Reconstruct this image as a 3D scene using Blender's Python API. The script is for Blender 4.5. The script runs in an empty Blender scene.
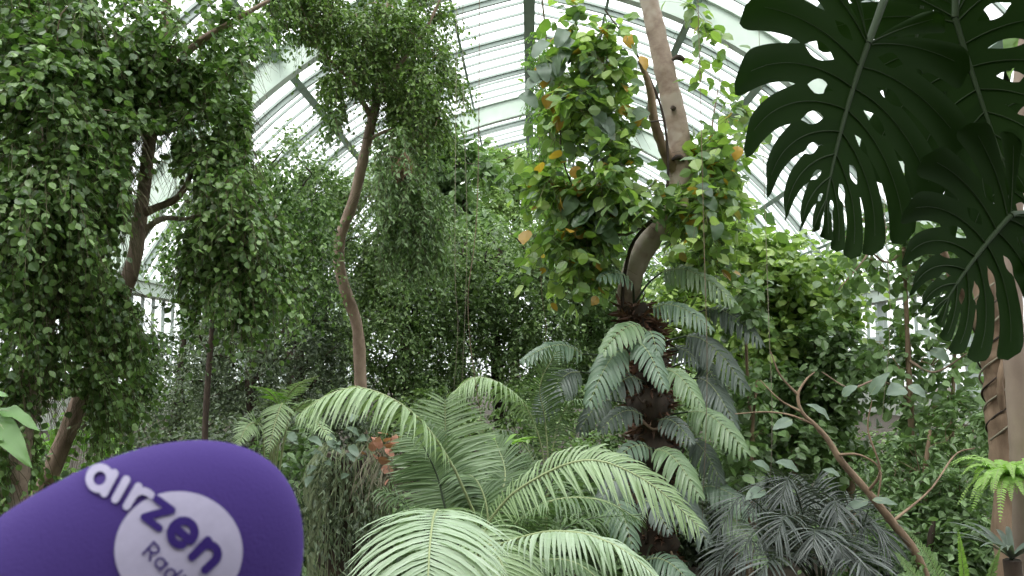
import bpy, math, random
import numpy as np
from mathutils import Vector, Matrix, Euler

# ------------------------------------------------------------------ camera, world, exposure
SC = bpy.context.scene
COL = SC.collection
F = 780.0                                   # focal length in pixels of a 1024 px wide frame
EYE = np.array([0.0, 0.0, 1.8])
PITCH, YAW = math.radians(5.86), math.radians(1.32)
cd = bpy.data.cameras.new('camera')
cam = bpy.data.objects.new('camera', cd)
COL.objects.link(cam)
cam.location = EYE
cam.rotation_euler = (math.radians(90) + PITCH, 0, YAW)
cd.sensor_width = 36
cd.lens = F / 1024 * 36
cd.clip_start = 0.02
cd.clip_end = 300
cd.dof.use_dof = True
cd.dof.focus_distance = 6.5
cd.dof.aperture_fstop = 26
SC.camera = cam
ROT = np.array(Euler((math.radians(90) + PITCH, 0, YAW)).to_matrix())

w = bpy.data.worlds.new('overcast_sky')
SC.world = w
w.use_nodes = True
nt = w.node_tree
bg = nt.nodes['Background']
tc = nt.nodes.new('ShaderNodeTexCoord')
sep = nt.nodes.new('ShaderNodeSeparateXYZ')
rmp = nt.nodes.new('ShaderNodeValToRGB')
nt.links.new(tc.outputs['Generated'], sep.inputs[0])
mr = nt.nodes.new('ShaderNodeMapRange')
mr.inputs[1].default_value = -1.0
nt.links.new(sep.outputs['Z'], mr.inputs[0])
nt.links.new(mr.outputs[0], rmp.inputs[0])
rmp.color_ramp.elements[0].position = 0.45
rmp.color_ramp.elements[0].color = (0.30, 0.31, 0.30, 1)
rmp.color_ramp.elements[1].position = 0.56
rmp.color_ramp.elements[1].color = (0.66, 0.675, 0.69, 1)
e_ = rmp.color_ramp.elements.new(1.0)
e_.color = (1.22, 1.24, 1.26, 1)
nt.links.new(rmp.outputs[0], bg.inputs[0])
bg.inputs[1].default_value = 2.1
SC.view_settings.view_transform = 'Standard'
SC.view_settings.look = 'None'
SC.view_settings.exposure = 0.85
SC.view_settings.gamma = 1
SC.view_settings.use_curve_mapping = False
sun = bpy.data.lights.new('veiled_sun', 'SUN')
sun.energy = 1.6
sun.angle = math.radians(35)
sun.color = (1, 0.98, 0.93)
so = bpy.data.objects.new('veiled_sun', sun)
so.rotation_euler = (math.radians(-28), math.radians(22), 0)   # high, from behind and left of the camera
so.rotation_euler = (math.radians(32), math.radians(-18), 0)
COL.objects.link(so)
SC.cycles.max_bounces = 6
SC.cycles.diffuse_bounces = 4
SC.cycles.glossy_bounces = 2
SC.cycles.transmission_bounces = 3
SC.cycles.transparent_max_bounces = 12

# ------------------------------------------------------------------ helpers
def V(a): return np.array(a, float)
def unit(a):
    a = np.asarray(a, float)
    return a / np.maximum(np.linalg.norm(a, axis=-1, keepdims=True), 1e-9)

def at(px, py, d):
    """world point seen at pixel px,py at depth d"""
    c = np.array([(px - 512) / F * d, -(py - 288) / F * d, -d])
    return EYE + ROT @ c

def to_px(P):
    q = (np.asarray(P) - EYE) @ ROT
    d = np.maximum(-q[..., 2], .01)
    return 512 + F * q[..., 0] / d, 288 - F * q[..., 1] / d

def tagp(o, label=None, cat=None, group=None, kind=None):
    if label: o['label'] = label
    if cat: o['category'] = cat
    if group: o['group'] = group
    if kind: o['kind'] = kind
    return o

def empty(name, loc, label, cat, group=None):
    o = bpy.data.objects.new(name, None)
    COL.objects.link(o)
    o.location = [float(v) for v in loc]
    o.empty_display_size = 0.1
    return tagp(o, label, cat, group)

class Geo:
    def __init__(s):
        s.v, s.f, s.n, s.k = [], [], [], 0
    def add(s, v, faces):
        """v (n,3); faces (m,k) index array of equal size"""
        v = np.asarray(v, float).reshape(-1, 3)
        faces = np.asarray(faces, np.int64)
        s.v.append(v)
        s.f.append((faces + s.k).ravel())
        s.n.append(np.full(len(faces), faces.shape[1]))
        s.k += len(v)
    def addmany(s, v, faces):
        """v (N,k,3) N copies of the same topology"""
        N, k = v.shape[:2]
        fs = np.asarray(faces, np.int64)
        off = (np.arange(N) * k)[:, None, None] + fs[None]
        s.v.append(v.reshape(-1, 3))
        s.f.append((off + s.k).ravel())
        s.n.append(np.full(N * len(fs), fs.shape[1]))
        s.k += N * k
    def build(s, name, mat, parent=None, smooth=False):
        me = bpy.data.meshes.new(name)
        v = np.concatenate(s.v)
        loops = np.concatenate(s.f)
        tot = np.concatenate(s.n)
        if parent is not None:
            v = v - np.array(parent_world(parent))
        me.vertices.add(len(v))
        me.vertices.foreach_set('co', v.astype(np.float32).ravel())
        me.loops.add(len(loops))
        me.loops.foreach_set('vertex_index', loops.astype(np.int32))
        me.polygons.add(len(tot))
        st = np.concatenate([[0], np.cumsum(tot)[:-1]])
        me.polygons.foreach_set('loop_start', st.astype(np.int32))
        me.polygons.foreach_set('use_smooth', np.full(len(tot), bool(smooth)))
        me.update(calc_edges=True)
        me.validate()
        me.materials.append(mat)
        o = bpy.data.objects.new(name, me)
        COL.objects.link(o)
        if parent is not None:
            o.parent = parent
        return o

def parent_world(p):
    t = np.zeros(3)
    while p is not None:
        t = t + np.array(p.location)
        p = p.parent
    return t

def catmull(pts, n):
    P = np.asarray(pts, float)
    P = np.vstack([2 * P[0] - P[1], P, 2 * P[-1] - P[-2]])
    m = len(P) - 3
    u = np.linspace(0, m - 1e-6, n)
    i = u.astype(int)
    t = (u - i)[:, None]
    a, b, c, d = P[i], P[i + 1], P[i + 2], P[i + 3]
    return 0.5 * ((2 * b) + (-a + c) * t + (2 * a - 5 * b + 4 * c - d) * t**2 + (-a + 3 * b - 3 * c + d) * t**3)

def tangents(C):
    return unit(np.gradient(C, axis=0))

def tube(g, pts, r, n=24, sides=8, bump=0.0, rng=None, cap=True):
    """pts control points, r list of radii along them"""
    C = catmull(pts, n)
    r = np.interp(np.linspace(0, 1, n), np.linspace(0, 1, len(r)), r)
    T = tangents(C)
    up = np.array([0.31, -0.9, 0.3])
    A = unit(np.cross(T, up))
    B = np.cross(T, A)
    th = np.linspace(0, 2 * np.pi, sides, endpoint=False)
    R = r[:, None] * np.ones((n, sides))
    if bump and rng is not None:
        R = R * (1 + bump * rng.normal(size=(n, sides)) * 0.5 + bump * rng.normal(size=(n, 1)))
    v = C[:, None] + R[..., None] * (np.cos(th)[None, :, None] * A[:, None] + np.sin(th)[None, :, None] * B[:, None])
    i = np.arange(n - 1)[:, None] * sides
    j = np.arange(sides)[None]
    f = np.stack([i + j, i + (j + 1) % sides, i + sides + (j + 1) % sides, i + sides + j], -1).reshape(-1, 4)
    g.add(v.reshape(-1, 3), f)
    if cap:
        g.add(v[-1], [list(range(sides))])
        g.add(v[0], [list(range(sides))[::-1]])
    return C

def box(g, lo, hi):
    lo, hi = V(lo), V(hi)
    c = np.array([[x, y, z] for x in (lo[0], hi[0]) for y in (lo[1], hi[1]) for z in (lo[2], hi[2])])
    g.add(c, [(0, 1, 3, 2), (4, 6, 7, 5), (0, 4, 5, 1), (2, 3, 7, 6), (0, 2, 6, 4), (1, 5, 7, 3)])

# ------------------------------------------------------------------ materials
def lin(r, g, b):
    return tuple(((c / 255) / 12.92 if c / 255 < .04045 else ((c / 255 + .055) / 1.055)**2.4) for c in (r, g, b)) + (1,)

def new_mat(name):
    m = bpy.data.materials.new(name)
    m.use_nodes = True
    n = m.node_tree
    return m, n, n.nodes['Principled BSDF'], n.nodes['Material Output']

def leaf_mat(name, cols, rough=0.42, transl=0.28, spec=0.5, yellow=None):
    """cols: list of sRGB colours, each leaf takes one at random"""
    m, n, p, out = new_mat(name)
    geo = n.nodes.new('ShaderNodeNewGeometry')
    r = n.nodes.new('ShaderNodeValToRGB')
    n.links.new(geo.outputs['Random Per Island'], r.inputs[0])
    e = r.color_ramp.elements
    k = len(cols)
    e[0].position, e[0].color = 0, lin(*cols[0])
    e[1].position, e[1].color = 1 if not yellow else 0.955, lin(*cols[-1])
    for i in range(1, k - 1):
        x = e.new(i / (k - 1) * (1 if not yellow else 0.955))
        x.color = lin(*cols[i])
    if yellow:
        x = e.new(0.965)
        x.color = lin(*yellow)
    n.links.new(r.outputs[0], p.inputs['Base Color'])
    p.inputs['Roughness'].default_value = rough
    p.inputs['Specular IOR Level'].default_value = spec
    tr = n.nodes.new('ShaderNodeBsdfTranslucent')
    mx = n.nodes.new('ShaderNodeMixRGB')
    mx.blend_type = 'MULTIPLY'
    mx.inputs[0].default_value = 1
    mx.inputs[2].default_value = (1.35, 1.6, 0.75, 1)
    n.links.new(r.outputs[0], mx.inputs[1])
    n.links.new(mx.outputs[0], tr.inputs[0])
    ms = n.nodes.new('ShaderNodeMixShader')
    ms.inputs[0].default_value = transl
    n.links.new(p.outputs[0], ms.inputs[1])
    n.links.new(tr.outputs[0], ms.inputs[2])
    n.links.new(ms.outputs[0], out.inputs[0])
    return m

def bark_mat(name, c1, c2, scale=9.0, stretch=(1, 1, .35), rough=.85, bump=.35, patches=None):
    m, n, p, out = new_mat(name)
    tcx = n.nodes.new('ShaderNodeTexCoord')
    mp = n.nodes.new('ShaderNodeMapping')
    mp.inputs['Scale'].default_value = stretch
    n.links.new(tcx.outputs['Object'], mp.inputs[0])
    no = n.nodes.new('ShaderNodeTexNoise')
    no.inputs['Scale'].default_value = scale
    no.inputs['Detail'].default_value = 6
    no.inputs['Roughness'].default_value = .65
    n.links.new(mp.outputs[0], no.inputs[0])
    r = n.nodes.new('ShaderNodeValToRGB')
    r.color_ramp.elements[0].position = .36
    r.color_ramp.elements[1].position = .64
    r.color_ramp.elements[0].color = lin(*c1)
    r.color_ramp.elements[1].color = lin(*c2)
    n.links.new(no.outputs[0], r.inputs[0])
    src = r.outputs[0]
    if patches:
        n2 = n.nodes.new('ShaderNodeTexNoise')
        n2.inputs['Scale'].default_value = 3.5
        n2.inputs['Detail'].default_value = 3
        n.links.new(tcx.outputs['Object'], n2.inputs[0])
        r2 = n.nodes.new('ShaderNodeValToRGB')
        r2.color_ramp.elements[0].position = .52
        r2.color_ramp.elements[1].position = .60
        n.links.new(n2.outputs[0], r2.inputs[0])
        mx = n.nodes.new('ShaderNodeMixRGB')
        mx.inputs[2].default_value = lin(*patches)
        n.links.new(r2.outputs[0], mx.inputs[0])
        n.links.new(src, mx.inputs[1])
        src = mx.outputs[0]
    n.links.new(src, p.inputs['Base Color'])
    p.inputs['Roughness'].default_value = rough
    b = n.nodes.new('ShaderNodeBump')
    b.inputs['Strength'].default_value = bump
    b.inputs['Distance'].default_value = .02
    n.links.new(no.outputs[0], b.inputs['Height'])
    n.links.new(b.outputs[0], p.inputs['Normal'])
    return m

def plain_mat(name, col, rough=.6, noise=0.0, scale=5, spec=.4):
    m, n, p, out = new_mat(name)
    p.inputs['Roughness'].default_value = rough
    p.inputs['Specular IOR Level'].default_value = spec
    if noise:
        tcx = n.nodes.new('ShaderNodeTexCoord')
        no = n.nodes.new('ShaderNodeTexNoise')
        no.inputs['Scale'].default_value = scale
        no.inputs['Detail'].default_value = 5
        n.links.new(tcx.outputs['Object'], no.inputs[0])
        r = n.nodes.new('ShaderNodeValToRGB')
        c = lin(*col)
        r.color_ramp.elements[0].position = .3
        r.color_ramp.elements[1].position = .7
        r.color_ramp.elements[0].color = tuple(x * (1 - noise) for x in c[:3]) + (1,)
        r.color_ramp.elements[1].color = tuple(min(1, x * (1 + noise)) for x in c[:3]) + (1,)
        n.links.new(no.outputs[0], r.inputs[0])
        n.links.new(r.outputs[0], p.inputs['Base Color'])
    else:
        p.inputs['Base Color'].default_value = lin(*col)
    return m

def glass_mat():
    m, n, p, out = new_mat('greenhouse_glass')
    n.nodes.remove(p)
    t = n.nodes.new('ShaderNodeBsdfTransparent')
    t.inputs[0].default_value = (.93, .96, .95, 1)
    g = n.nodes.new('ShaderNodeBsdfGlossy')
    g.inputs['Roughness'].default_value = .08
    ms = n.nodes.new('ShaderNodeMixShader')
    ms.inputs[0].default_value = .06
    n.links.new(t.outputs[0], ms.inputs[1])
    n.links.new(g.outputs[0], ms.inputs[2])
    n.links.new(ms.outputs[0], out.inputs[0])
    return m

M_GLASS = glass_mat()
M_PAINT = plain_mat('pale_green_paint', (196, 208, 196), .5, .06, 2)
M_PAINTD = plain_mat('grey_green_paint', (120, 140, 124), .5, .1, 2)  # the pale green paint with the purlins' underside shade put into its colour
M_BAR = plain_mat('white_grey_bars', (158, 168, 162), .5)
M_WALL = plain_mat('pale_render', (165, 168, 158), .8, .15, 3)
M_SOIL = plain_mat('dark_soil', (52, 44, 34), .95, .4, 6)

LM = {}
LM['fig_left'] = leaf_mat('weeping_fig_leaves', [(60, 82, 44), (78, 106, 54), (104, 134, 72), (136, 162, 102), (68, 92, 50)], .34)
LM['fig_far'] = leaf_mat('glossy_fig_leaves', [(70, 92, 48), (94, 120, 60), (128, 154, 84), (80, 104, 54)], .36)
LM['fig_mid'] = leaf_mat('dark_fig_leaves', [(70, 90, 54), (92, 116, 68), (136, 158, 102), (78, 98, 60), (110, 132, 82)], .36)
LM['grey'] = leaf_mat('dull_grey_green_leaves', [(70, 82, 64), (94, 108, 84), (118, 130, 106), (62, 74, 56)], .45)
LM['lime'] = leaf_mat('lime_green_leaves', [(112, 136, 72), (140, 162, 88), (170, 188, 116), (120, 144, 84), (92, 116, 68)], .4, .3)
LM['climber'] = leaf_mat('climber_leaves', [(96, 124, 62), (130, 156, 80), (160, 180, 106), (86, 110, 80), (116, 142, 78), (112, 132, 110)], .38, .36, yellow=(176, 140, 60))
LM['yellow'] = leaf_mat('yellowing_leaves', [(205, 165, 70), (186, 140, 60), (196, 172, 96)], .45, .3)
LM['blue'] = leaf_mat('blue_green_big_leaves', [(116, 134, 116), (98, 116, 100), (134, 150, 130)], .42, .22)
LM['shrub'] = leaf_mat('shrub_leaves', [(84, 106, 66), (104, 130, 82), (130, 154, 108), (72, 92, 62)], .38)
LM['bright'] = leaf_mat('bright_green_leaves', [(104, 142, 62), (126, 162, 78), (94, 128, 60)], .4, .35)
LM['palm'] = leaf_mat('palm_leaflets', [(132, 154, 110), (146, 166, 126), (158, 178, 138)], .36, .22)
LM['palm2'] = leaf_mat('pale_palm_leaflets', [(158, 176, 148), (146, 166, 134), (170, 186, 160)], .33, .2)
LM['palm3'] = leaf_mat('green_palm_leaflets', [(86, 108, 72), (106, 128, 88), (76, 98, 66)], .38, .22)
LM['darkpalm'] = leaf_mat('dark_palm_leaflets', [(70, 76, 72), (100, 106, 102), (54, 60, 56), (80, 88, 82)], .3, .12)
LM['philo'] = leaf_mat('split_leaf_lobes', [(88, 110, 90), (100, 122, 100), (114, 134, 112), (80, 102, 82)], .36, .18)
LM['philo3'] = leaf_mat('greener_split_leaf_lobes', [(104, 128, 92), (118, 140, 104), (130, 150, 114), (96, 120, 86)], .36, .2)
LM['philo2'] = leaf_mat('grey_split_leaf_lobes', [(82, 94, 86), (98, 110, 100), (72, 84, 76)], .36, .16)
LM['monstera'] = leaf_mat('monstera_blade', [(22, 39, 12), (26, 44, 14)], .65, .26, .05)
LM['fern'] = leaf_mat('fern_pinnae', [(136, 170, 84), (152, 184, 102), (120, 154, 74)], .5, .35)
LM['fern2'] = leaf_mat('sword_fern_pinnae', [(122, 148, 102), (140, 164, 118)], .5, .3)
LM['broad'] = leaf_mat('broad_light_leaf', [(104, 140, 80), (114, 150, 90)], .45, .35)
M_DEADL = leaf_mat('dry_pinkish_leaves', [(190, 128, 114), (170, 118, 100), (150, 124, 104)], .7, .2)
M_DRY = leaf_mat('dry_brown_fibres', [(92, 66, 54), (122, 88, 70), (70, 50, 42)], .8, .1)
M_BARK = bark_mat('grey_brown_bark', (88, 72, 58), (134, 114, 94))
M_BARKP = bark_mat('pale_pinkish_bark', (132, 112, 98), (164, 146, 130), 7, (1, 1, 1.4), .7, .3, patches=(172, 158, 144))
M_BARKC = bark_mat('light_brown_smooth_bark', (128, 104, 88), (164, 140, 122), 8, (1, 1, .5), .7, .2)
M_BARKS = bark_mat('smooth_grey_pink_bark', (134, 116, 104), (150, 132, 118), 5, (1, 1, .6), .7, .12)
M_BARKR = bark_mat('reddish_brown_bark', (118, 98, 84), (156, 134, 118), 8, (1, 1, .5))
M_BARKT = bark_mat('tan_brown_bark', (112, 92, 74), (156, 132, 110), 9, (1, 1, .3))
M_BARKD = bark_mat('dark_bark', (44, 36, 30), (76, 62, 52))
M_TWIG = plain_mat('green_brown_twigs', (88, 84, 60), .8)
M_STEM = plain_mat('yellow_green_stalks', (146, 156, 112), .5)
M_STEMD = plain_mat('dark_green_stalks', (46, 58, 38), .5)
M_VINE = plain_mat('dry_pale_vines', (132, 126, 108), .8)
M_VINEG = plain_mat('grey_green_trailing_stems', (118, 128, 96), .8, .3, 14)

# ------------------------------------------------------------------ the greenhouse
def zr(x):
    x = np.abs(x)
    return 15.5 - .25 * x - .00257 * x**3
HW = 14.0
Y0, Y1 = -9.0, 64.0
XS = np.concatenate([-np.linspace(HW, 0, 29), np.linspace(0, HW, 29)[1:]])

def struct(o):
    o['kind'] = 'structure'
    return o

g = Geo()
n = 60
box(g, (-40, -14, -.3), (40, 80, 0))
struct(g.build('floor', M_SOIL))

def arch(y, depth, thick, flange, ztop=0.0):
    """solid sheet between the roof line and a line below it, with a flange under it"""
    g = Geo()
    X = XS
    sl = np.gradient(zr(X), X)
    sl[len(X) // 2] = 0
    nn = np.stack([sl, -np.ones_like(sl)], -1)
    nn /= np.linalg.norm(nn, axis=1, keepdims=True)
    top = np.stack([X, zr(X) - ztop], -1)
    bot = top + nn * depth
    bot[len(X) // 2, 0] = 0
    def prism(a, b, y0, y1):
        k = len(a)
        v = np.concatenate([np.insert(a, 1, y0, 1), np.insert(a, 1, y1, 1), np.insert(b, 1, y0, 1), np.insert(b, 1, y1, 1)])
        i = np.arange(k - 1)
        f = np.concatenate([np.stack([i + o1, i + 1 + o1, i + 1 + o2, i + o2], -1) for o1, o2 in ((0, k), (k, 3 * k), (3 * k, 2 * k), (2 * k, 0))])
        g.add(v, f)
    prism(top, bot, y - thick / 2, y + thick / 2)
    if flange:
        prism(bot, bot + nn * .07, y - flange / 2, y + flange / 2)
        prism(top, top + nn * .07, y - flange / 2, y + flange / 2)
    return g

ARCHES = (-5.8, 9.5, 24.2, 38, 52.6)
k = 0
for y in ARCHES:
    k += 1
    struct(arch(y, .92, .1, .34).build('trim_%d' % k, M_PAINT))
for y in np.arange(-5.8 + 3.65, 62, 3.65):
    if min(abs(y - a) for a in ARCHES) < 1: continue
    k += 1
    struct(arch(y, .26, .1, 0).build('trim_%d' % k, M_BAR))
gb = Geo()
for y in np.arange(Y0 + .4, Y1, .912):
    a = arch(y, .09, .07, 0)
    gb.add(a.v[0], a.f[0].reshape(-1, 4))
k += 1
struct(gb.build('trim_%d' % k, M_BAR))
gp = Geo()
for x, wd, dp in ((0, .42, .5), (5.5, .26, .3), (8.3, .28, .34), (2.8, .1, .14), (11, .2, .25), (12.7, .12, .15)):
    for s in ((-1, 1) if x else (1,)):
        z = float(zr(x))
        sl = -.25 - .00771 * x * x if x else 0
        a = math.atan(sl) * s
        for (u0, u1, w0, w1) in ((-wd / 2, wd / 2, -dp, -.02),):
            c = []
            for yy in (Y0, Y1):
                for uu, ww in ((u0, w0), (u1, w0), (u1, w1), (u0, w1)):
                    c.append((s * x + uu * math.cos(a) - ww * math.sin(a), yy, z + uu * math.sin(a) + ww * math.cos(a)))
            gp.add(c, [(0, 1, 2, 3), (7, 6, 5, 4), (0, 4, 5, 1), (1, 5, 6, 2), (2, 6, 7, 3), (3, 7, 4, 0)])
k += 1
struct(gp.build('trim_%d' % k, M_PAINTD))
# glass skin of the roof
g = Geo()
z = zr(XS) + .03
v = np.concatenate([np.stack([XS, np.full_like(XS, Y0), z], -1), np.stack([XS, np.full_like(XS, Y1), z], -1)])
i = np.arange(len(XS) - 1)
g.add(v, np.stack([i, i + 1, i + 1 + len(XS), i + len(XS)], -1))
struct(g.build('ceiling', M_GLASS, smooth=True))
EZ = float(zr(HW))
for s, nm in ((-1, 'left'), (1, 'right')):
    g = Geo()
    x = s * HW
    box(g, (min(x, x + s * .3), Y0, 0), (max(x, x + s * .3), Y1, .9))
    struct(g.build('wall_' + nm, M_WALL))
    g = Geo()
    g.add([(x + s * .1, Y0, .9), (x + s * .1, Y1, .9), (x + s * .1, Y1, EZ), (x + s * .1, Y0, EZ)], [(0, 1, 2, 3)])
    struct(g.build('window_%d' % (1 if s < 0 else 2), M_GLASS))
    g = Geo()
    for y in np.arange(Y0, Y1, .8):
        box(g, (x - .05, y - .04, .9), (x + .05, y + .04, EZ - .3))
    for y in np.arange(-1, Y1, 6.5):
        box(g, (x - .14, y - .12, 0), (x + .14, y + .12, EZ - .3))
    for zz in (1.9, 3.0):
        box(g, (x - .05, Y0, zz - .05), (x + .05, Y1, zz + .05))
    k += 1
    struct(g.build('trim_%d' % k, M_BAR))
    g = Geo()
    box(g, (x - .3, Y0, EZ - .55), (x + .3, Y1, EZ + .05))
    box(g, (x - .42, Y0, EZ - .1), (x + .42, Y1, EZ))
    k += 1
    struct(g.build('trim_%d' % k, M_PAINT))
# far gable
g = Geo()
box(g, (-HW, Y1, 0), (HW, Y1 + .3, 1.0))
struct(g.build('wall_back', M_WALL))
g = Geo()
v = [(x, Y1 + .1, 1.0) for x in XS] + [(x, Y1 + .1, float(zr(x))) for x in XS]
L_ = len(XS)
g.add(v, np.stack([i, i + 1, i + 1 + L_, i + L_], -1))
struct(g.build('window_3', M_GLASS))
g = Geo()
for x in np.arange(-13.5, 14, .9):
    box(g, (x - .05, Y1 - .05, 1), (x + .05, Y1 + .05, float(zr(x))))
for zz in (3.5, 6, 8.5, 11, 13):
    hx = float(np.interp(-zz, -zr(np.linspace(0, 14, 50)), np.linspace(0, 14, 50)))
    box(g, (-hx, Y1 - .06, zz - .08), (hx, Y1 + .06, zz + .08))
k += 1
struct(g.build('trim_%d' % k, M_BAR))

g = Geo()
box(g, (-HW, Y0 - .4, 0), (HW, Y0 - .05, 15.4))  # unseen wall added behind the camera to cut frontal skylight on the microphone
struct(g.build('wall_front', plain_mat('weathered_stone', (120, 118, 108), .9, .2, 1.5)))

# ------------------------------------------------------------------ foliage generators
SHAPES = {}
def shape(name, v, tris, quads):
    SHAPES[name] = (np.array(v, float), tris, quads)
# x across, y along, z up; unit length
shape('oval', [(0, 0, 0), (0, .32, -.02), (0, .68, -.03), (0, 1.02, -.12), (-.24, .10, .03), (-.45, .40, .05), (-.33, .74, .02), (.24, .10, .03), (.45, .40, .05), (.33, .74, .02)],
      [(0, 1, 4), (0, 7, 1)], [(1, 2, 5, 4), (2, 3, 6, 5), (1, 7, 8, 2), (2, 8, 9, 3)])
shape('lance', [(0, 0, 0), (0, 1, -.16), (-.42, .32, .05), (-.3, .68, .0), (.42, .32, .05), (.3, .68, .0)],
      [], [(0, 1, 3, 2), (0, 4, 5, 1)])
shape('heart', [(0, .04, 0), (0, .4, -.03), (0, .75, -.06), (0, 1.05, -.2), (-.3, -.08, .04), (-.55, .22, .07), (-.42, .62, .02), (.3, -.08, .04), (.55, .22, .07), (.42, .62, .02)],
      [(0, 5, 4), (2, 3, 6), (0, 7, 8), (2, 9, 3), (0, 1, 5), (0, 8, 1)], [(1, 2, 6, 5), (1, 8, 9, 2)])

def put_leaves(g, O, D, N, S, W, shp):
    v, tr, qd = SHAPES[shp]
    D = unit(D)
    N = unit(N - (N * D).sum(-1, keepdims=True) * D)
    X = np.cross(D, N)
    P = O[:, None] + S[:, None, None] * (v[None, :, 0:1] * (W[:, None, None]) * X[:, None] + v[None, :, 1:2] * D[:, None] + v[None, :, 2:3] * N[:, None])
    # same vertices carry tris and quads of one island
    Nn, kk = P.shape[:2]
    base = g.k
    g.v.append(P.reshape(-1, 3)); g.k += Nn * kk
    off = (np.arange(Nn) * kk)[:, None, None]
    for fs in (tr, qd):
        if len(fs):
            a = np.asarray(fs, np.int64)
            g.f.append((off + a[None] + base).ravel())
            g.n.append(np.full(Nn * len(a), a.shape[1]))

def foliage(parent, mat, blobs, n, leaf=.06, wid=.9, twig=.35, per=12, droop=.5, hang=.3, clump=.0, clusters=40, seed=1,
            shp='oval', name='foliage', skel=None, twigmat=None, limbmat=None, limb_r=.014, upf=.8, shell=2.2, twig_r=.0022, prune=()):
    rng = np.random.default_rng(seed)
    B = []
    for b in blobs:
        px, py, d, rx, ry, rz = b[:6]
        B.append((at(px, py, d), np.array([rx / F * d, rz, ry / F * d]), rx * ry * (b[6] if len(b) > 6 else 1)))
    wt = np.array([b[2] for b in B], float); wt /= wt.sum()
    K = clusters
    bi = rng.choice(len(B), K, p=wt)
    u = unit(rng.normal(size=(K, 3))) * (rng.random(K)**(1 / shell))[:, None]
    cen = np.array([B[q][0] for q in bi]); rad = np.array([B[q][1] for q in bi])
    CC = cen + u * rad
    CC[:, 2] = np.maximum(CC[:, 2], .25)
    nt_ = max(1, n // per)
    ci = rng.integers(0, K, nt_)
    for (x0, y0, x1, y1, kp) in prune:      # thin the cluster out where the photograph shows a gap
        cx, cy = to_px(CC)
        bad = (cx > x0) & (cx < x1) & (cy > y0) & (cy < y1) & (rng.random(K) > kp)
        if bad.any() and not bad.all():
            ok = np.where(~bad)[0]
            hit = bad[ci]
            ci = np.where(hit, rng.choice(ok, len(ci)), ci)
            CC[bad] = CC[rng.choice(ok, bad.sum())] + rng.normal(size=(bad.sum(), 3)) * .02
    s0 = CC[ci]
    dr = unit(u[ci] * .7 + rng.normal(size=(nt_, 3)) * .75 + np.array([0, 0, -droop]))
    L = twig * rng.uniform(.5, 1.3, nt_)
    t = (np.arange(per) + .6) / per
    P = s0[:, None] + L[:, None, None] * (dr[:, None] * t[None, :, None] + np.array([0, 0, -hang]) * (t**2)[None, :, None])
    T = unit(dr[:, None] + np.array([0, 0, -2 * hang]) * t[None, :, None])
    side = unit(np.cross(T, np.array([0.02, 0.03, 1.0])))
    sg = np.where(np.arange(per) % 2 == 0, 1.0, -1.0)[None, :, None]
    D = T * .55 + side * sg * .8 + rng.normal(size=P.shape) * .35 + np.array([0, 0, -.35 * (droop + .3)])
    N = np.array([0, 0, upf]) + side * 0.2 + rng.normal(size=P.shape) * .5 + u[ci][:, None] * .25
    O = P.reshape(-1, 3)
    O = O + rng.normal(size=O.shape) * leaf * .25
    S = leaf * rng.uniform(.6, 1.2, len(O))
    if prune:
        cx, cy = to_px(O)
        keep = np.ones(len(O), bool)
        for (x0, y0, x1, y1, kp) in prune:
            keep &= ~((cx > x0) & (cx < x1) & (cy > y0) & (cy < y1) & (rng.random(len(O)) > kp))
        O, S = O[keep], S[keep]
        D, N = D.reshape(-1, 3)[keep], N.reshape(-1, 3)[keep]
    W = wid * rng.uniform(.8, 1.15, len(O))
    O[:, 2] = np.maximum(O[:, 2], .06)
    g = Geo()
    put_leaves(g, O, D.reshape(-1, 3), N.reshape(-1, 3), S, W, shp)
    o = g.build(name, mat, parent)
    # twigs
    if twigmat is not None:
        g = Geo()
        tt = np.linspace(0, 1, 4)
        Q = s0[:, None] + L[:, None, None] * (dr[:, None] * tt[None, :, None] + np.array([0, 0, -hang]) * (tt**2)[None, :, None])
        r = twig_r * np.array([1.3, 1, .8, .4])
        th = np.array([0, 2.09, 4.19])
        ring = np.stack([np.cos(th), np.sin(th) * .5, np.sin(th) * .8], -1)
        vv = Q[:, :, None] + r[None, :, None, None] * ring[None, None]
        fs = [(a * 3 + c, a * 3 + (c + 1) % 3, a * 3 + 3 + (c + 1) % 3, a * 3 + 3 + c) for a in range(3) for c in range(3)]
        g.addmany(vv.reshape(nt_, 12, 3), fs)
        g.build('twig_growth', twigmat, parent)
    # limbs from the skeleton to each cluster
    if skel is not None:
        sk = np.concatenate(skel)
        pts, gid = sk, np.full(len(sk), -1)
        parts = []
        order = np.argsort([np.min(np.linalg.norm(sk - c, axis=1)) for c in CC])
        for q in order:
            c = CC[q]
            dd = np.linalg.norm(pts - c, axis=1) + .6 * np.maximum(pts[:, 2] - c[2] + .1, 0) + np.where(gid < 0, .08 * np.linalg.norm(pts - c, axis=1), 0)
            j = np.argmin(dd)
            a = pts[j]
            ln = np.linalg.norm(a - c)
            if ln < .02: continue
            k_ = gid[j]
            if k_ < 0:
                if len(parts) < 60:
                    parts.append(Geo())
                    k_ = len(parts) - 1
                else:
                    k_ = int(rng.integers(0, 60))
            m1 = a * .6 + c * .4 + rng.normal(size=3) * ln * .07 + np.array([0, 0, .06 * ln])
            rr = limb_r * min(1.0, .35 + ln * .5)
            C = tube(parts[k_], [a, m1, c], [rr, rr * .75, rr * .35], n=7, sides=5, cap=False)
            pts = np.concatenate([pts, C[2:]])
            gid = np.concatenate([gid, np.full(len(C) - 2, k_)])
        for g in parts:
            g.build('limb', limbmat or M_BARK, parent, smooth=True)
    return o

def ground_of(p):
    return np.array([p[0], p[1], 0.0])

def plant(name, label, cat, base, group=None):
    return empty(name, base, label, cat, group)

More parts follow.
